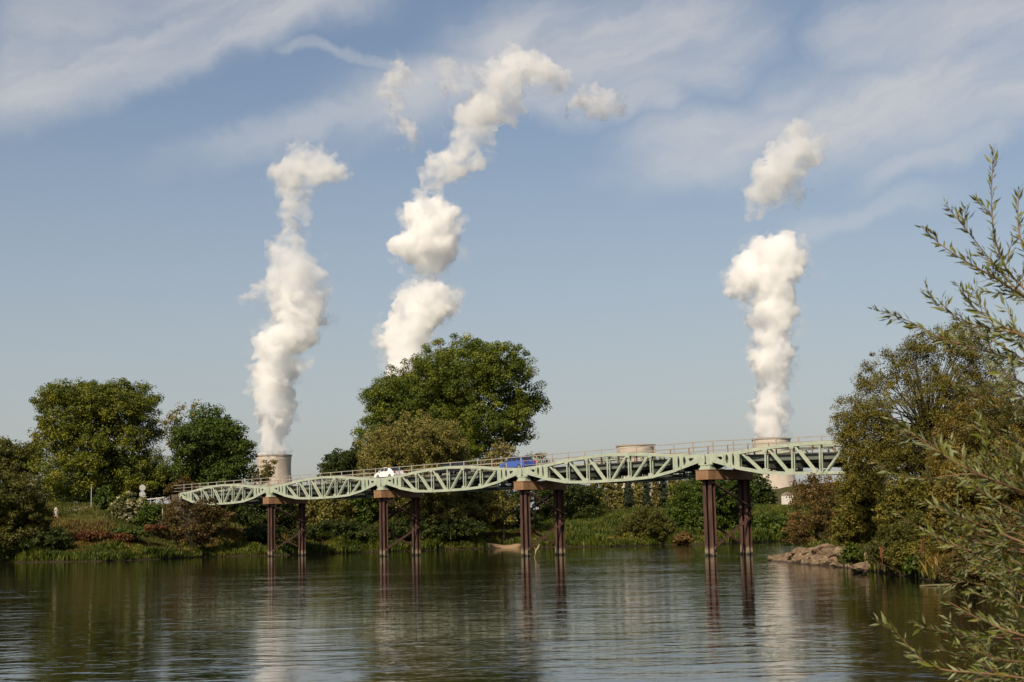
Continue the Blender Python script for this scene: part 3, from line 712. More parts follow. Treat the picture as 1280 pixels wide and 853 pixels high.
# ------------------------------------------------------------------ trees and shrubs
def foliage(rng, blobs, n_cl, cl_r, per, leaf, fill=.15, aspect=.6, shell=.5, droop=0.0):
    """leaf quads for a crown made of ellipsoids (cx,cy,cz,rx,ry,rz); returns quads, var, clump centres"""
    B = np.array(blobs, float); wts = (B[:, 3] * B[:, 4] * B[:, 5]) ** .67; wts /= wts.sum()
    C = []; tries = 0
    S = []
    for _ in range(max(5, n_cl // 16)):                      # boughs first, leaf clumps round each bough
        b = B[rng.choice(len(B), p=wts)]; v = rng.normal(size=3); v /= np.linalg.norm(v); S.append(b[:3] + v * b[3:] * rng.uniform(shell ** 2, .86) ** .5)
    S = np.array(S)
    while len(C) < n_cl and tries < n_cl * 30:
        tries += 1; b = B[rng.choice(len(B), p=wts)]
        v = rng.normal(size=3); v /= np.linalg.norm(v); r = rng.uniform(shell ** 2, 1) ** .5
        if rng.random() < .50:
            v[2] = abs(v[2]) if rng.random() < .6 else v[2]
            p = S[rng.integers(len(S))] + v * cl_r * 2.3 * rng.random() ** .35 * np.array([1.15, 1.15, .8])
            if np.sqrt((((p - B[:, :3]) / B[:, 3:]) ** 2).sum(1)).min() > 1.04: continue
        else: p = b[:3] + v * r * b[3:]
        q = np.sqrt((((p - B[:, :3]) / B[:, 3:]) ** 2).sum(1)).min()
        if q < shell and rng.random() < .85: continue
        C.append(p)
    C = np.array(C); cr = cl_r * rng.uniform(.55, 1.35, len(C)); tint = rng.normal(0, .17, len(C))
    k = rng.poisson(per, len(C)); own = np.repeat(np.arange(len(C)), k); n = len(own)
    v = rng.normal(size=(n, 3)); v /= np.linalg.norm(v, axis=1)[:, None]
    rad = rng.random(n) ** .4
    off = v * rad[:, None] * cr[own][:, None] * np.array([1.1, 1.1, .75])
    if droop: off[:, 2] -= droop * cr[own] * rng.random(n)
    P = C[own] + off; N = v + np.array([0, 0, .35]) + rng.normal(0, .7, (n, 3)); var = np.clip(.5 + tint[own] + rng.normal(0, .10, n), 0, 1)
    nf = int(n * fill)  # inner leaves, larger and coloured darker, added to block light through the crown
    if nf:
        b = B[rng.choice(len(B), nf, p=wts)]; v = rng.normal(size=(nf, 3)); v /= np.linalg.norm(v, axis=1)[:, None]
        P = np.vstack([P, b[:, :3] + v * (rng.random(nf) ** .4 * .72)[:, None] * b[:, 3:]]); N = np.vstack([N, rng.normal(size=(nf, 3))]); var = np.concatenate([var, rng.uniform(.1, .5, nf)])
    n = len(P); N /= np.linalg.norm(N, axis=1)[:, None]
    T = np.cross(N, rng.normal(size=(n, 3))); T /= np.linalg.norm(T, axis=1)[:, None] + 1e-9; Bt = np.cross(N, T)
    s = leaf * rng.uniform(.6, 1.35, n)
    if nf: s[-nf:] *= 1.5
    a = T * s[:, None]; b2 = Bt * (s * aspect)[:, None]; fold = N * (s * .18)[:, None]
    V = np.stack([P - a, P + b2 * 1.0 + fold, P + a, P - b2 * 1.0 + fold], 1)
    return V, var, C
def make_plant(name, label, cat, base, blobs, mat, rng_seed, n_cl, cl_r, per, leaf, trunk_r=.35, limbs=14, group=None, fill=.15, aspect=.6, shell=.5, droop=0.0, stems=1, trunk_name='trunk'):
    rng = np.random.default_rng(rng_seed); base = Vector(base)
    t = tag(empty(name, base), label, cat, group)
    lb = [(b[0]-base.x, b[1]-base.y, b[2]-base.z, *b[3:]) for b in blobs]
    V, var, C = foliage(rng, lb, n_cl, cl_r, per, leaf, fill, aspect, shell, droop)
    link_mesh('crown' if trunk_name == 'trunk' else 'foliage', quads_mesh('crown', V, var), LM[mat], t)
    tb = MB(); cen = C.mean(0); zt = cen[2]
    for s in range(stems):
        o = Vector((rng.normal(0, .12) * stems, rng.normal(0, .12) * stems, 0)) if stems > 1 else Vector((0, 0, 0))
        lean = Vector((rng.normal(0, .03), rng.normal(0, .03), 0)) * zt
        tipx = (cen[0] * (.9 if stems == 1 else rng.uniform(.5, 1.4)), cen[1] * .9)
        pts = [Vector((0, 0, -.5)) + o, Vector((tipx[0]*.12, tipx[1]*.12, zt*.3)) + o + lean * .4, Vector((tipx[0]*.5, tipx[1]*.5, zt*.7)) + o*1.5 + lean, Vector((tipx[0], tipx[1], zt * 1.1)) + o * 2]
        tb.tube(pts, [trunk_r * 1.25, trunk_r * .95, trunk_r * .65, trunk_r * .3], 8)
    for i in rng.choice(len(C), min(limbs, len(C)), replace=False):
        c = Vector(C[i]); f = rng.uniform(.35, .95); st = Vector((cen[0] * .6 * f, cen[1] * .6 * f, zt * f))
        if c.z < st.z * .7: st.z = max(.3, c.z * .6)
        mid = st.lerp(c, .5) + Vector((0, 0, .12 * (c - st).length))
        tb.tube([st, mid, c], [trunk_r * .42, trunk_r * .24, trunk_r * .07], 5)
    tb.build(trunk_name, BARK, t, smooth=True)
    return t
def px_blobs(lst, D, depth=.95):
    o = []
    for i, (x, y, rx, ry) in enumerate(lst):
        c = at(x, y, D); k = D / F
        o.append((c.x, c.y + ((i * 37) % 5 - 2) * .12 * rx * k, c.z, rx * k, rx * k * depth, ry * k))
    return o
def tree_px(name, label, cat, lst, D, bx, mat, seed, n_cl, cl_r, per, leaf, **kw):
    bl = px_blobs(lst, D); g = at(bx, 660, D); z = max(.2, hz(g.x, g.y))
    return make_plant(name, label, cat, (g.x, g.y, z), bl, mat, seed, n_cl, cl_r, per, leaf, **kw)

# left bank
tree_px('broadleaf_tree', 'tall round green tree with yellowing leaves at the left', 'tree', [(85,520,46,45),(150,512,50,37),(122,560,82,58),(95,595,60,38),(165,592,46,36),(62,545,24,30),(120,500,55,26)], 246, 125, 'gold', 11, 1000, 1.05, 115, .15, trunk_r=.55, limbs=30)
tree_px('broadleaf_tree', 'dark green tree between the round tree and the left cooling tower', 'tree', [(258,548,44,34),(296,560,23,26),(236,578,30,36),(284,590,36,26),(262,525,24,18)], 238, 262, 'deep', 12, 420, .95, 80, .17, trunk_r=.4, limbs=24)
tree_px('broadleaf_tree', 'thin pale tree top peeking out between two trees at left', 'tree', [(222,520,13,15),(212,540,12,22),(245,512,10,12),(225,570,14,30)], 262, 222, 'pale', 13, 60, .9, 26, .2, trunk_r=.22, limbs=20, fill=.05)
tree_px('broadleaf_tree', 'olive tree at the left edge of the photo behind the bank bush', 'tree', [(18,578,34,28),(-14,572,26,30),(40,565,16,16)], 300, 12, 'umber', 14, 300, 1.2, 70, .2, trunk_r=.4)
tree_px('broadleaf_tree', 'yellow green leafy sapling in front of the left cooling tower', 'tree', [(328,590,17,14),(338,584,9,10),(318,600,14,10)], 252, 327, 'pale', 15, 46, .7, 26, .2, trunk_r=.12, limbs=14, fill=.05)
tree_px('bank_bush', 'big olive bush over the water at the left edge of the photo', 'bush', [(18,625,48,34),(-14,640,40,40),(40,652,28,30),(5,668,50,24)], 206, 15, 'umber', 16, 560, .75, 80, .13, trunk_r=.15, stems=4, trunk_name='stem')
tree_px('bank_bush', 'dark green bush left of the white flowering bush', 'bush', [(131,622,11,18),(133,640,13,12)], 228, 132, 'deep', 17, 60, .55, 40, .17, trunk_r=.08, stems=3, trunk_name='stem', limbs=6)
tree_px('flowering_bush', 'white flowering bush on the left bank below the round sign', 'bush', [(163,634,22,18),(152,645,18,10),(176,642,14,12)], 226, 163, 'flower', 18, 170, .42, 46, .15, trunk_r=.08, stems=3, trunk_name='stem', limbs=6)
tree_px('bank_bush', 'brown twiggy bush growing round the left bridge end', 'bush', [(245,650,30,26),(222,640,20,22),(262,640,22,20),(240,668,28,14),(275,650,18,18),(207,645,14,22),(214,662,16,16)], 214, 245, 'brown', 19, 230, .6, 44, .15, trunk_r=.07, stems=9, trunk_name='stem', limbs=70, fill=.05)
tree_px('bank_bush', 'orange brown bush behind the left bridge railing', 'bush', [(227,608,17,11),(240,614,12,8),(215,613,10,9)], 236, 228, 'brown', 20, 60, .65, 40, .18, trunk_r=.08, stems=3, trunk_name='stem', limbs=6)
tree_px('bank_bush', 'green bush beside the white flowering bush', 'bush', [(192,640,16,14),(182,650,14,10)], 222, 190, 'deep', 21, 60, .55, 40, .17, trunk_r=.08, stems=3, trunk_name='stem', limbs=6)
tree_px('bank_bush', 'low dark bramble on the left grassy slope', 'bush', [(172,664,26,7),(150,666,18,6)], 214, 168, 'deep', 22, 70, .5, 44, .16, trunk_r=.05, stems=3, trunk_name='stem', limbs=5)
tree_px('bank_bush', 'dark low thicket at the water below the olive bush', 'bush', [(50,680,30,14),(72,672,18,12),(20,690,30,10)], 205, 45, 'dark', 23, 120, .7, 46, .18, trunk_r=.06, stems=4, trunk_name='stem', limbs=6)
tree_px('bank_bush', 'red leaved bramble on the left grassy slope', 'bush', [(120,669,22,5),(150,672,18,4),(100,668,10,4),(195,660,20,4)], 211, 125, 'red', 24, 110, .4, 44, .14, trunk_r=.05, stems=3, trunk_name='stem', limbs=5)
# centre
tree_px('broadleaf_tree', 'huge round dark green tree rising above the middle of the bridge', 'tree', [(578,466,68,46),(520,502,62,52),(480,545,38,42),(628,474,50,42),(656,506,31,24),(606,530,62,42),(640,538,28,24),(560,540,62,50),(575,580,70,40),(540,470,40,34),(500,520,50,50)], 266, 575, 'green', 31, 1500, 1.12, 120, .16, trunk_r=.7, limbs=34)
tree_px('willow_tree', 'olive brown willow in front of the huge round tree', 'tree', [(516,556,64,44),(478,572,34,42),(554,572,36,36),(515,598,70,34)], 236, 515, 'olive', 32, 900, .78, 96, .135, trunk_r=.4, limbs=20, droop=.8)
tree_px('broadleaf_tree', 'small dark tree at the left foot of the olive willow', 'tree', [(432,580,26,18),(414,588,13,12),(446,566,16,14),(425,600,28,20)], 250, 430, 'dark', 33, 200, .85, 70, .17, trunk_r=.3)
tree_px('broadleaf_tree', 'light olive tree behind the bridge below the right side of the huge tree', 'tree', [(628,572,20,24),(645,585,22,16),(618,590,20,18)], 246, 630, 'pale', 34, 110, .8, 44, .19, trunk_r=.2, fill=.06)
tree_px('broadleaf_tree', 'sparse grey green bush behind the blue car', 'bush', [(672,576,18,9),(660,585,16,10),(688,582,10,6)], 256, 670, 'pale', 35, 42, .6, 22, .16, trunk_r=.1, fill=.02)
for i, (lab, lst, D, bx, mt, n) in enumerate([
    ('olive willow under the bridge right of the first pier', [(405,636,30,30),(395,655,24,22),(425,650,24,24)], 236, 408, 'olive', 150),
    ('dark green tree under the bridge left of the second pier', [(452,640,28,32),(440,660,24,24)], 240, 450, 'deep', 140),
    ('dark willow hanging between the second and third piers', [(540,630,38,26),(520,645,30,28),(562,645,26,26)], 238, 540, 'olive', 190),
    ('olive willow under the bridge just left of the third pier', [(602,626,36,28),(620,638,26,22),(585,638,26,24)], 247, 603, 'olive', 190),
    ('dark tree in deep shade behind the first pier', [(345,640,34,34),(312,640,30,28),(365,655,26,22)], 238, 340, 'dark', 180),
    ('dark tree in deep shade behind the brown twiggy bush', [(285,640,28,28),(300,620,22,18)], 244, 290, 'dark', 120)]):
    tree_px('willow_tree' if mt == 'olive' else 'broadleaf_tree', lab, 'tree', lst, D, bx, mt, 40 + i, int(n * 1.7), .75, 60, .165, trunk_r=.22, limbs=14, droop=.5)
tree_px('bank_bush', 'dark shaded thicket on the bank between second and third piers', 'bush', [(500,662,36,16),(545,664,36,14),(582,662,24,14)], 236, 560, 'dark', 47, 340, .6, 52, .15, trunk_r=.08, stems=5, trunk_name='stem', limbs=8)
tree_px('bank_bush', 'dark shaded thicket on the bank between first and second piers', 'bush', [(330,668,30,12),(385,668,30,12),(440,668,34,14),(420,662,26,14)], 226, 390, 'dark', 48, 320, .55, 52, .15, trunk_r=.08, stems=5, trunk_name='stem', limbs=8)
for i, (lab, lst, D, bx, mt) in enumerate([  # backdrop added to close sky gaps; dark leaf colour stands in for shade
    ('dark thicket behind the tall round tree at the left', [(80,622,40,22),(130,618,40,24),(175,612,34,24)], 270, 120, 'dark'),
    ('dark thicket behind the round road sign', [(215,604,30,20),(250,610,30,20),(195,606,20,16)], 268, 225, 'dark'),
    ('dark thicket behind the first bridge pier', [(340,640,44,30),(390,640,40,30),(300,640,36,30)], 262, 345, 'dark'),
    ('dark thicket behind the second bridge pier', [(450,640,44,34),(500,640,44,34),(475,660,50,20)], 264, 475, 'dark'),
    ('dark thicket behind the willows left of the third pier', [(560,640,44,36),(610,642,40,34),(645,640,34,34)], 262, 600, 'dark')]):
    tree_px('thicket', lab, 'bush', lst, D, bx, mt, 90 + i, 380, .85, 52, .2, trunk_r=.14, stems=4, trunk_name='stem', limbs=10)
# right centre
tree_px('broadleaf_tree', 'dark green bushy tree right of the third pier', 'tree', [(722,628,34,30),(705,645,26,24),(745,645,24,22),(690,625,22,24)], 268, 722, 'dark', 51, 420, .82, 80, .155, trunk_r=.3)
tree_px('bank_bush', 'olive brown domed bush at the water left of the fourth pier', 'bush', [(806,660,27,22),(790,668,20,14),(826,664,18,18),(812,645,18,12)], 234, 806, 'umber', 52, 420, .55, 76, .115, trunk_r=.08, stems=5, trunk_name='stem', limbs=10)
tree_px('broadleaf_tree', 'dense green tree behind the fourth pier', 'tree', [(888,618,38,34),(862,632,30,34),(910,640,30,34),(880,650,36,24),(925,615,22,26)], 252, 885, 'deep', 53, 640, .8, 86, .155, trunk_r=.35)
tree_px('broadleaf_tree', 'dark green tree right of the fourth pier before the cooling tower', 'tree', [(946,612,18,24),(958,625,11,14),(940,632,18,16)], 330, 946, 'dark', 54, 120, 1.2, 48, .3, trunk_r=.3)
tree_px('bank_bush', 'green leafy thicket on the bank right of the fourth pier', 'bush', [(962,655,20,14),(945,660,16,12),(980,660,14,14),(960,668,24,9)], 246, 962, 'deep', 55, 130, .7, 54, .2, trunk_r=.06, stems=4, trunk_name='stem', limbs=6)
tree_px('bank_bush', 'small brown bush at the water beside the olive domed bush', 'bush', [(852,672,12,8),(862,676,10,6)], 230, 855, 'rust', 56, 50, .5, 44, .16, trunk_r=.05, stems=3, trunk_name='stem', limbs=5)
pop = [(742,606,5,26,'pale'),(752,604,4.5,30,'olive'),(763,600,5,34,'pale'),(774,606,4,28,'olive'),(786,616,6,24,'spruce'),(797,603,4,30,'olive'),(808,618,6,26,'spruce'),
       (819,602,5,30,'pale'),(829,608,6,30,'spruce'),(840,602,5,30,'olive'),(850,606,5,26,'pale')]
plab = ['thin pale poplar at the left end of the far tree row', 'olive poplar second from the left in the far tree row', 'tall pale poplar left of the cooling tower foot in the far row', 'thin olive poplar left of the first dark spruce in the far row',
        'small dark spruce before the left part of the cooling tower foot', 'olive poplar between the two spruces in the far row', 'pointed dark spruce in the middle of the far tree row',
        'pale poplar right of the pointed spruce in the far row', 'broad dark spruce third from the right in the far row', 'olive poplar second from the right in the far row', 'pale poplar at the right end of the far tree row']
for i, ((x, y, rx, ry, mt), lb) in enumerate(zip(pop, plab)):
    if mt == 'spruce': lst = [(x, y - ry * .75, rx * .35, ry * .35), (x, y - ry * .35, rx * .6, ry * .4), (x, y + ry * .1, rx * .85, ry * .45), (x, y + ry * .55, rx * 1.1, ry * .5)]
    else: lst = [(x, y, rx, ry), (x, y + ry * .5, rx * 1.3, ry * .6), (x, y + ry * 1.1, rx * 1.6, ry * .5)]
    tree_px('spruce_tree' if mt == 'spruce' else 'poplar_tree', lb, 'tree', lst, 430, x, mt, 60 + i, 110, .8, 40, .26, trunk_r=.25, limbs=6, group='far row of poplars and spruces')
# right bank
tree_px('willow_tree', 'dense orange tinged willow at the right edge behind the foreground leaves', 'tree', [(1215,540,50,56),(1262,540,50,70),(1235,600,60,50),(1285,600,40,70),(1195,590,36,46)], 82, 1240, 'orange', 70, 1500, .34, 58, .052, trunk_r=.12, limbs=90, fill=.06, shell=.25, droop=.5, stems=4)
tree_px('bank_bush', 'reddish brown twiggy bush behind the rocks on the right bank', 'bush', [(1008,645,28,36),(1028,630,24,34),(995,668,20,20),(1035,665,24,30),(1015,612,24,20)], 125, 1020, 'rust', 71, 330, .42, 36, .085, trunk_r=.06, stems=9, trunk_name='stem', limbs=60, fill=.05)
tree_px('willow_tree', 'tall airy olive willow on the right bank at the end of the bridge', 'tree', [(1085,520,38,44),(1110,475,40,42),(1160,440,42,40),(1205,430,38,34),(1235,470,40,50),(1180,500,60,50),(1100,570,52,50),(1170,560,60,50),(1240,550,40,60),(1068,545,30,60),(1280,560,34,60)], 96, 1165, 'willow', 72, 2000, .38, 62, .052, trunk_r=.14, limbs=240, fill=.04, shell=.2, droop=.7, stems=6)
tree_px('bank_bush', 'olive bush on the right bank above the rocks', 'bush', [(1078,640,38,40),(1062,665,24,26),(1100,665,30,30),(1075,605,30,26)], 104, 1082, 'willow', 73, 800, .34, 56, .075, trunk_r=.07, stems=6, trunk_name='stem', limbs=24)
tree_px('bank_bush', 'dark shaded bush below the airy willow', 'bush', [(1140,630,36,40),(1120,650,24,34),(1165,640,30,40)], 92, 1142, 'willow', 74, 620, .34, 52, .078, trunk_r=.06, stems=5, trunk_name='stem', limbs=20)
tree_px('bank_bush', 'orange tinged bush behind the foreground willow leaves', 'bush', [(1215,620,50,50),(1250,650,50,50),(1190,660,36,40),(1270,590,40,50),(1225,690,60,34)], 72, 1225, 'orange', 75, 950, .32, 52, .07, trunk_r=.06, stems=6, trunk_name='stem', limbs=40)
tree_px('bank_bush', 'low yellow green bush at the water below the airy willow', 'bush', [(1160,695,34,20),(1185,705,32,18),(1130,695,22,18)], 76, 1160, 'willow', 76, 420, .24, 52, .06, trunk_r=.04, stems=5, trunk_name='stem', limbs=10)
tree_px('bank_bush', 'olive brown bush on the waterline in front of the dark shaded bush', 'bush', [(1120,680,30,26),(1145,670,26,30),(1105,690,20,16),(1170,685,26,26)], 80, 1125, 'umber', 79, 520, .27, 54, .058, trunk_r=.04, stems=6, trunk_name='stem', limbs=20)
tree_px('bank_bush', 'brown bush overhanging the water behind the lowest willow branches', 'bush', [(1225,700,36,34),(1260,690,36,44),(1200,715,26,20),(1285,715,30,40),(1245,725,40,18)], 60, 1240, 'brown', 80, 640, .22, 54, .048, trunk_r=.03, stems=6, trunk_name='stem', limbs=30)
tree_px('leafy_weed', 'bright green leafy weeds beside the rocks', 'plant', [(1062,690,10,12),(1072,698,9,9)], 90, 1066, 'grass', 77, 40, .22, 40, .09, trunk_r=.02, stems=4, trunk_name='stem', limbs=4)
tree_px('leafy_weed', 'broad leaved green dock plant at the waterline', 'plant', [(1142,704,12,10),(1150,708,8,8)], 75, 1145, 'deep', 78, 36, .2, 36, .10, trunk_r=.02, stems=4, trunk_name='stem', limbs=4)

# ------------------------------------------------------------------ grass, reeds (uncountable)
def blades(name, n, mat, seed, accept, hgt, label=None):
    rng = np.random.default_rng(seed); P = accept(rng, n); n = len(P); z = height(P)
    k = 5; base = np.repeat(np.column_stack([P, z]), k, 0); m = len(base)
    base[:, :2] += rng.normal(0, .16, (m, 2)); base[:, 2] -= .06
    h = np.repeat(hgt(P, rng), k) * rng.uniform(.6, 1.25, m); a = rng.uniform(0, 2*PI, m); lean = rng.uniform(.1, .65, m)
    dr = np.column_stack([np.cos(a), np.sin(a), np.zeros(m)]); sd = np.column_stack([-np.sin(a), np.cos(a), np.zeros(m)])
    w_ = (h * .07 + .02)[:, None]; up = np.array([0, 0, 1.0])
    tip = base + up * (h * .95)[:, None] + dr * (h * lean)[:, None]; mid = base + up * (h * .55)[:, None] + dr * (h * lean * .35)[:, None]
    V = np.stack([base - sd * w_ * .5, mid - sd * w_, tip, mid + sd * w_], 1)
    tint = np.repeat(vnoise(P[:, 0], P[:, 1], .35, seed) * .6 + .2, k); var = np.clip(tint + rng.normal(0, .15, m), 0, 1)
    return tag(link_mesh(name, quads_mesh(name, V, var), LM[mat]), label, 'grass', kind='stuff')
far_arr = np.array(far_pts)
def far_strip(d0, d1, x0, x1, keep=None):
    def acc(rng, n):
        x = rng.uniform(x0, x1, n * 3); yb = np.interp(x, far_arr[:, 0], far_arr[:, 1]); y = yb + rng.uniform(d0, d1, n * 3)
        P = np.column_stack([x, y]); ok = ~in_river(P) & (np.exp(-((x - SANDX) ** 2 / 9 + (y - SANDY) ** 2 / 16)) < .3)
        if keep: ok &= keep(x, y, rng)
        return P[ok][:n]
    return acc
blades('bank_grass', 20000, 'grass', 1, far_strip(-.1, 8, -85, 52), lambda P, r: .25 + 1.5 * vnoise(P[:, 0], P[:, 1], .45, 2) ** 2.5 + .3 * vnoise(P[:, 0], P[:, 1], 1.3, 12), 'green grass and weeds along the far waterline')
blades('dry_grass', 15000, 'dry', 2, far_strip(3, 20, -82, 52, lambda x, y, r: vnoise(x, y, .14, 7) + r.normal(0, .08, len(x)) > .40), lambda P, r: .3 + .5 * vnoise(P[:, 0], P[:, 1], .4, 4), 'dry yellow grass on the far bank')
blades('slope_grass', 14000, 'slope', 3, far_strip(9, 46, -85, -12), lambda P, r: .22 + .3 * vnoise(P[:, 0], P[:, 1], .3, 6), 'short grass on the embankment slope')
blades('meadow_grass', 13000, 'grass', 4, far_strip(6, 46, -12, 60), lambda P, r: .35 + .5 * vnoise(P[:, 0], P[:, 1], .3, 6), 'lush green grass on the levee under the middle spans')
near_arr = np.array([p for p in near_pts if 5 < p[1] < 125])
def near_strip(d0, d1, y0, y1):
    def acc(rng, n):
        y = rng.uniform(y0, y1, n * 2); xb = np.interp(y, near_arr[:, 1], near_arr[:, 0]); P = np.column_stack([xb + rng.uniform(d0, d1, n * 2), y])
        return P[~in_river(P)][:n]
    return acc
blades('right_bank_grass', 6000, 'dry', 5, near_strip(.1, 6, 52, 88), lambda P, r: .3 + .6 * vnoise(P[:, 0], P[:, 1], .5, 8), 'dry grass and stalks along the right bank')
blades('shore_weeds', 2600, 'slope', 8, near_strip(-.15, 1.3, 46, 96), lambda P, r: .3 + .5 * vnoise(P[:, 0], P[:, 1], .6, 3), 'weeds hanging over the edge of the right bank')
blades('right_bank_weeds', 5000, 'grass', 6, near_strip(.4, 10, 50, 90), lambda P, r: .3 + .5 * vnoise(P[:, 0], P[:, 1], .5, 9), 'green weeds along the right bank')

blades('rock_weeds', 2600, 'slope', 7, near_strip(2.2, 9, 88, 118), lambda P, r: .25 + .55 * vnoise(P[:, 0], P[:, 1], .5, 9), 'weeds growing behind the rock pile')
# ------------------------------------------------------------------ rocks
def rock_mat():
    m, t, p = new_mat('tan_rock'); tc = t.new('ShaderNodeTexCoord'); o = tc.outputs['Object']
    n1 = t.noise(o, 1.6, 7, .68); n2 = t.noise(o, 7, 5, .7)
    c = t.ramp(t.math('ADD', t.math('MULTIPLY', n1, .65), t.math('MULTIPLY', n2, .35)), [(.34,(.045,.032,.02)),(.46,(.14,.095,.055)),(.60,(.26,.18,.105)),(.74,(.11,.075,.045))])
    g = t.new('ShaderNodeNewGeometry'); sx = t.new('ShaderNodeSeparateXYZ'); t.l.new(g.outputs['Position'], sx.inputs[0])
    c = t.mix(t.smooth(sx.outputs[2], .03, .16, 1, 0), c, (.045, .035, .025, 1))      # wet tide line
    t.l.new(c, p.inputs['Base Color']); p.inputs['Roughness'].default_value = .9
    b = t.new('ShaderNodeBump'); b.inputs['Strength'].default_value = .6; b.inputs['Distance'].default_value = .08; t.l.new(n2, b.inputs['Height']); t.l.new(b.outputs[0], p.inputs['Normal'])
    return m
ROCK = rock_mat()
def make_rock(label, px, py, D, sx, sy, sz, seed, rz=0.0, tilt=0.0, group=None):
    rnd = random.Random(seed); bm = bmesh.new(); bmesh.ops.create_icosphere(bm, subdivisions=4, radius=1)
    off = Vector((seed * 3.7, seed * 1.3, 0)); planes = []
    for _ in range(9):
        v = Vector((rnd.gauss(0,1), rnd.gauss(0,1), rnd.gauss(0,1))).normalized(); planes.append((v, rnd.uniform(.55, .85)))
    for v in bm.verts:
        p = v.co.copy()
        for n, dd in planes:
            e = p.dot(n) - dd
            if e > 0: p -= n * e * .92
        p += p.normalized() * (mnoise.noise(p * 2.2 + off) * .12 + mnoise.noise(p * 6 + off) * .04)
        v.co = Vector((p.x * sx, p.y * sy, p.z * sz))
    me = bpy.data.meshes.new('boulder'); bm.to_mesh(me); bm.free()
    o = link_mesh('boulder', me, ROCK); c = at(px, py, D); o.location = c; o.rotation_euler = (tilt, tilt * .6, rz)
    return tag(o, label, 'rock', group)
make_rock('low dark flat rock at the very tip of the right bank', 978, 702.5, 117, .85, .7, .28, 1, .1)
rg = 'boulders piled at the tip of the right bank'; rl = 'tan boulder in the rock pile at the tip of the right bank'
rr_ = random.Random(5)
spots = []
for col in range(17):
    f = col / 16; x = 976 + 88 * f; ytop = 697 - 14 * math.sin(min(f / .55, 1) * PI / 2) + 8 * max(0, f - .55); ybot = 704 + 6.5 * f
    for row in range(3):
        spots.append((x + rr_.uniform(-3, 3), ybot + (ytop - ybot) * (row + .3) / 3 + rr_.uniform(-1, 1), rr_.uniform(.75, 1.25) * (.75 + .5 * math.sin(PI * min(1, f + .15))), row))
for i, (x, y, s, row) in enumerate(spots):
    D = 117.5 - (x - 965) * .24 + row * 1.1
    make_rock(rl, x, y + 1, D, s * rr_.uniform(.40, .90), s * rr_.uniform(.4, .65), s * rr_.uniform(.20, .38), 20 + i, rr_.uniform(-.7, .7), rr_.uniform(-.5, .5), rg)
make_rock('slanting tan boulder at the waterline right of the green weeds', 1073, 710, 85, .55, .5, .28, 50, .3, -.3)
make_rock('pointed tan boulder below the pale dead stalk', 1080, 709, 83, .42, .4, .34, 51, .9, .2)

# ------------------------------------------------------------------ small things on the left bank
GREYM = simple('galvanised_steel', (.42,.43,.43), (.50,.51,.51), 3, .45, metal=.3)
def sign():
    p = at(178, 628, 229); t = tag(empty('road_sign', (p.x, p.y, hz(p.x, p.y))), 'back of two round road signs on one grey post', 'sign'); H = at(178, 610, 229).z - t.location.z
    m = MB(); m.tube([(0,0,-.3),(0,0,H+.35)], [.04,.04], 8); m.build('post', GREYM, t)
    for dz in (0, -.98):
        m = MB(); m.tube([(0,-.06,H+dz),(0,-.05,H+dz),(0,-.045,H+dz)], [.45,.47,.45], 24); m.build('sign_disc', simple('sign_back', (.30,.30,.29), (.36,.36,.35), 2, .5), t)
sign()
p = at(114, 634, 228); m = MB(); t = tag(empty('grey_post', (p.x, p.y, hz(p.x, p.y))), 'thin grey upright post at the end of the white rail', 'post')
hh = at(114, 608, 228).z - t.location.z
m.tube([(0,0,-.3),(0,0,hh)], [.07,.055], 8); m.build('pole', GREYM, t); m = MB(); m.tube([(0,0,hh),(0,0,hh+.06)], [.09,.05], 8); m.build('cap', GREYM, t)
def guardrail(label, a, b, n):
    pa, pb = at(*a), at(*b); t = tag(empty('guardrail', pa), label, 'guardrail'); d_ = pb - pa
    m = MB(); m.bar((0,0,0), d_, .05, .17); m.bar((0,-.04,.05), d_ + Vector((0,-.04,.05)), .05, .05); m.bar((0,-.04,-.05), d_ + Vector((0,-.04,-.05)), .05, .05)
    m.build('rail', simple('white_rail', (.50,.49,.46), (.56,.55,.52), 2, .5), t)
    for i in range(n):
        q = d_ * ((i + .5) / n); g = hz(pa.x + q.x, pa.y + q.y) - pa.z
        m = MB(); m.box(q.x-.05, q.x+.05, q.y+.03, q.y+.13, min(g - .2, q.z - .3), q.z + .16); m.build('post', GREYM, t)
guardrail('white roadside rail climbing to the grey post', (84, 639, 226), (122, 633.5, 229), 4)
guardrail('white roadside rail leading onto the bridge', (184, 624.5, 229), (207, 622, 228), 3)
# pale marker stone
p = at(70, 638, 224); m = MB(); t = tag(empty('marker_stone', (p.x, p.y, hz(p.x, p.y))), 'pale round topped stone on the left grassy bank', 'stone'); zt = at(70, 634.5, 224).z - t.location.z
m.tube([(0,0,-.3),(0,0,zt*.55),(0,0,zt*.85),(0,0,zt)], [.36,.36,.27,.08], 12); m.build('stone_body', simple('limewash', (.38,.33,.27), (.46,.40,.33), 4, .85), t, smooth=True)
m = MB(); m.tube([(0,0,-.1),(0,0,zt*.25)], [.46,.42], 12); m.build('plinth', simple('orange_stone', (.42,.24,.12), (.5,.3,.16), 4, .85), t)
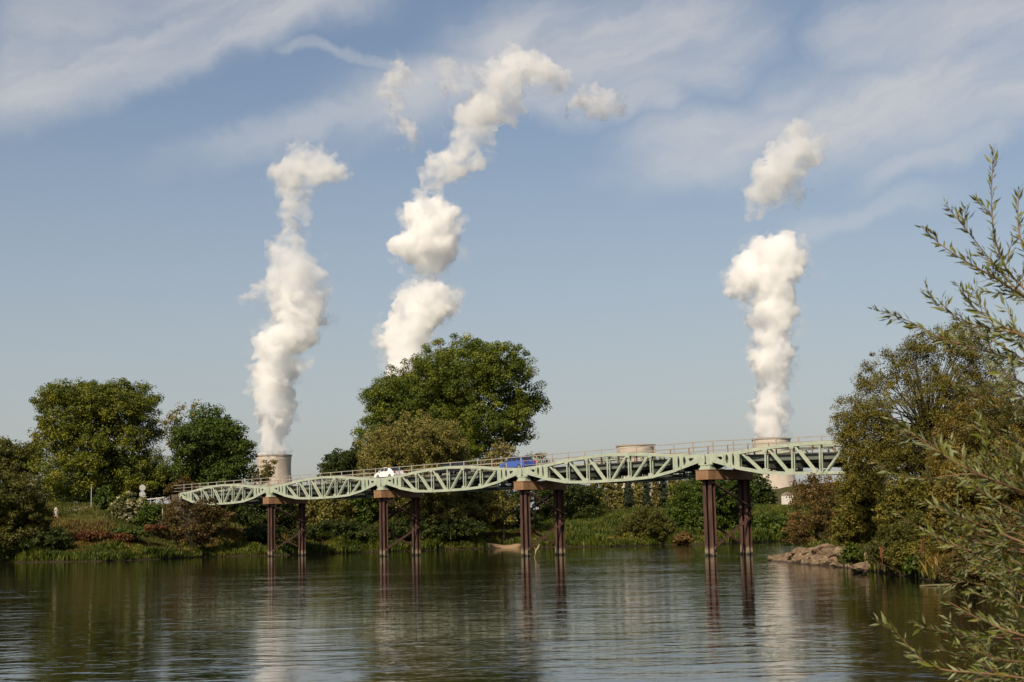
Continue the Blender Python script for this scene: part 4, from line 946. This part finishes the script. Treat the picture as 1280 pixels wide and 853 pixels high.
# drift wood: stick at pier 3, log at right bank
WOOD = simple('driftwood', (.36,.26,.16), (.45,.34,.22), 4, .85, stretch=(1, 1, .3))
a = onz(667, 697.5); m = MB(); m.tube([Vector((0,0,-.4)), Vector((.25,.1,.7)), Vector((.5,.1,1.05)), Vector((.62,.1,1.3))], [.09,.08,.07,.03], 7)
m.tube([Vector((.28,.1,.7)), Vector((.1,.0,1.0))], [.05,.02], 6)
o = m.build('driftwood', WOOD); o.location = a; tag(o, 'broken branch sticking up beside the third pier', 'branch')
a = onz(1150, 733); b = onz(1228, 733.5); m = MB(); m.tube([(0,0,.02), (b-a)*.4 + Vector((0,0,.06)), (b-a) + Vector((0,0,.1))], [.03,.05,.06], 8)
o = m.build('floating_log', simple('wet_wood', (.10,.085,.04), (.15,.125,.06), 4, .7)); o.location = a; tag(o, 'thin log lying in the water at the right bank', 'log')
# pale dead stalk and dock stalks on the right bank
for lab, px, py0, py1, D, mt, r in (('pale dead stalk above the pointed boulder', 1083, 706, 688, 83, WOOD, .07),
                                    ('red brown dock stalk left of the green dock plant', 1102, 705, 686, 78, simple('dock_red', (.17,.06,.03), (.22,.09,.04), 4, .8), .05),
                                    ('red brown dock stalk next to the pale dead stalk', 1113, 704, 688, 77, simple('dock_brown', (.20,.08,.04), (.26,.12,.06), 4, .8), .05),
                                    ('dark red dock stalk right of the green dock plant', 1153, 706, 676, 73, simple('dock_dark', (.11,.04,.025), (.16,.06,.03), 4, .8), .05)):
    a, b = at(px, py0, D), at(px, py1, D); m = MB(); rnd = random.Random(px); d_ = b - a
    m.tube([Vector((0,0,-.3)), d_ * .5 + Vector((.05,0,0)), d_], [r * .3, r * .22, r * .1], 6)
    for i in range(26):
        f = rnd.uniform(.25, 1); q = d_ * f; an = rnd.uniform(0, 6.28); l = rnd.uniform(.08, .2)
        m.tube([q, q + Vector((math.cos(an) * l * .5, math.sin(an) * l * .5, l)), q + Vector((math.cos(an) * l * .6, math.sin(an) * l * .6, l * 1.6))], [.008, r * .4, .005], 5)
    o = m.build('dead_stalk', mt); o.location = a; tag(o, lab, 'plant')
# far buildings at the foot of the hill
HW = simple('white_render', (.62,.58,.52), (.68,.64,.58), .3, .85); HR = simple('roof_tile', (.20,.15,.125), (.27,.20,.17), .6, .85); WN = simple('window_dark', (.04,.045,.05), (.05,.055,.06), 1, .2)
for lab, px, py, D, w_, h_ in (('small white house far off beside the dark tree', 957, 633.5, 620, 7, 4.2), ('far white house at the foot of the right cooling tower', 986, 619, 1150, 7, 4), ('far low cream house left of the white house', 948, 634.5, 640, 6, 3.4)):
    p = at(px, py, D); t = tag(empty('house', (p.x, p.y, p.z - h_), .3), lab, 'house')
    m = MB(); m.box(-w_/2, w_/2, 0, w_*.8, -12, h_); m.build('wall', HW, t)
    m = MB(); m.prism([(-w_/2-.4, h_+.01), (w_/2+.4, h_+.01), (0, h_ + w_*.32)], [], -.4, w_*.8+.4); m.build('roof', HR, t)
    for x in (-.28, .05, .3): m = MB(); m.box(w_*x-.5, w_*x+.5, -.06, -.003, h_*.45, h_*.75); m.build('window', WN, t)

# ------------------------------------------------------------------ foreground willow
def fore_willow():
    rng = np.random.default_rng(7); base = Vector((3.55, 6.6, 0)); base.z = hz(base.x, base.y)
    t = tag(empty('willow_shrub', base), 'narrow leaved willow shrub reaching in from the right foreground', 'shrub')
    paths = [
     [(1242,184),(1239,240),(1241,291),(1255,335),(1290,372)], [(1152,283),(1166,299),(1200,323),(1239,345),(1290,377)],
     [(1181,255),(1211,291),(1239,327),(1267,359),(1295,380)], [(1274,236),(1271,280),(1279,311),(1300,350)],
     [(1092,387),(1132,399),(1180,425),(1219,435),(1259,447),(1295,460)], [(1156,369),(1191,395),(1219,407),(1271,417),(1300,430)],
     [(1195,353),(1213,383),(1240,400),(1271,417),(1300,432)], [(1195,402),(1230,420),(1262,438),(1295,462)],
     [(1089,499),(1135,539),(1167,561),(1215,591),(1290,619)], [(1091,575),(1119,595),(1159,599),(1215,591),(1290,622)],
     [(1150,627),(1183,639),(1231,659),(1290,683)], [(1175,660),(1197,673),(1225,711),(1290,745)], [(1196,682),(1208,704),(1250,712),(1295,722)],
     [(1111,780),(1129,800),(1149,825),(1173,838),(1232,842),(1295,850)], [(1142,778),(1163,787),(1197,794),(1239,797),(1295,800)],
     [(1185,752),(1221,773),(1260,790),(1300,800)], [(1150,545),(1190,575),(1240,600),(1300,625)], [(1200,480),(1235,505),(1270,520),(1305,540)],
     [(1215,530),(1245,560),(1275,575),(1305,590)], [(1225,640),(1255,655),(1300,665)], [(1120,640),(1150,662),(1190,680),(1240,700),(1300,730)],
     [(1210,740),(1245,750),(1300,765)], [(1170,812),(1210,822),(1250,826),(1300,830)], [(1235,455),(1260,470),(1300,490)], [(1240,580),(1265,600),(1305,620)],
     [(1225,770),(1255,775),(1300,780)], [(1235,690),(1262,700),(1300,712)], [(1205,600),(1240,625),(1300,655)], [(1180,720),(1220,730),(1300,750)], [(1200,850),(1240,862),(1300,870)]]
    dense = [(rng.uniform(1195, 1260), rng.uniform(470, 860)) for _ in range(15)]
    for (x, y) in dense: paths.append([(x, y), (x + 28, y + rng.uniform(4, 18)), (x + 90, y + rng.uniform(15, 40))])
    stems = MB()
    fork = [at(1420, y, 6.6) - base for y in (330, 450, 620, 740, 850)]
    stems.tube([Vector((0,0,-.3)), (Vector((.1,0,.5))), fork[2]*.7 + Vector((.1,0,0)), fork[0] + Vector((0,0,.3))], [.07,.06,.045,.02], 8)
    stems.build('trunk', BARK, t, smooth=True)
    for bi, pth in enumerate(paths):
        D = 6.7 + rng.uniform(-.75, .9) * (1 if bi > 7 else .5)
        pts = [at(x, y, D + i * .05 * rng.uniform(-1, 1)) - base for i, (x, y) in enumerate(pth)]
        # resample smoothly
        P = np.array([tuple(p) for p in pts]); seg = np.r_[0, np.cumsum(np.linalg.norm(np.diff(P, axis=0), axis=1))]
        n = max(6, int(seg[-1] / .03)); s = np.linspace(0, seg[-1], n)
        def cr(sv):
            out = np.column_stack([np.interp(sv, seg, P[:, k]) for k in range(3)]); return out
        Q = cr(s)
        for _ in range(3): Q[1:-1] = (Q[:-2] + 2 * Q[1:-1] + Q[2:]) / 4
        end = min(fork, key=lambda f: (f - Vector(Q[-1])).length)
        mb = MB(); tl = s / seg[-1]
        mb.tube([Vector(q) for q in Q] + [Vector(Q[-1]).lerp(end, .5) + Vector((0,0,-.02)), end], list(.0012 + .0042 * tl) + [.008, .012], 5)
        lines = [(Q, 0)]
        for _ in range(int(seg[-1] / .085)):                      # side twigs
            i = rng.integers(2, n); l = rng.uniform(.05, .20) * (.5 + .8 * i / n)
            dv = Q[max(i - 2, 0)] - Q[i]; dv /= np.linalg.norm(dv) + 1e-9
            sd = rng.normal(size=3); sd -= dv * sd.dot(dv); sd /= np.linalg.norm(sd); dv2 = dv * .75 + sd * .6 + np.array([0, 0, .15]); dv2 /= np.linalg.norm(dv2)
            m_ = max(4, int(l / .015)); tt = np.linspace(1, 0, m_)[:, None]; q = Q[i] + dv2 * (l * tt)
            mb.tube([Vector(a_) for a_ in q], list(np.linspace(.0008, .0018, m_)), 4); lines.append((q, 1))
        bo = mb.build('branch', TWIG, t, smooth=True)
        quads = []; var = []
        for q, side in lines:
            m_ = len(q); L_ = np.linalg.norm(np.diff(q, axis=0), axis=1).sum(); cnt = int(L_ / .0112)
            for j in range(cnt):
                f = j / max(cnt, 1)
                if side == 0 and f > .8: continue
                i = min(int(f * (m_ - 1)), m_ - 2); p = q[i] + (q[i + 1] - q[i]) * (f * (m_ - 1) - i)
                ax = q[i] - q[i + 1]; ax /= np.linalg.norm(ax) + 1e-9
                sd = rng.normal(size=3); sd -= ax * sd.dot(ax); sd /= np.linalg.norm(sd)
                dv = ax * rng.uniform(.55, .95) + sd * rng.uniform(.35, .75); dv /= np.linalg.norm(dv)
                ln = rng.uniform(.032, .068) * (1 - .35 * (f < .06)); wd = ln * rng.uniform(.085, .135)
                nn = np.cross(dv, rng.normal(size=3)); nn /= np.linalg.norm(nn); bt = np.cross(dv, nn)
                cv = nn * ln * rng.uniform(-.12, .12); p0 = p + dv * .004
                a0 = p0 + dv * ln * .38 + cv * .6; tip = p0 + dv * ln
                v_ = np.clip(rng.normal(.42, .26), 0, 1)
                quads.append((p0, a0 + bt * wd + nn * wd * .35, tip, a0)); quads.append((p0, a0, tip, a0 - bt * wd + nn * wd * .35)); var += [v_, v_]
        link_mesh('leaves', quads_mesh('leaves', np.array(quads), np.array(var)), LM['fore'], bo)
fore_willow()
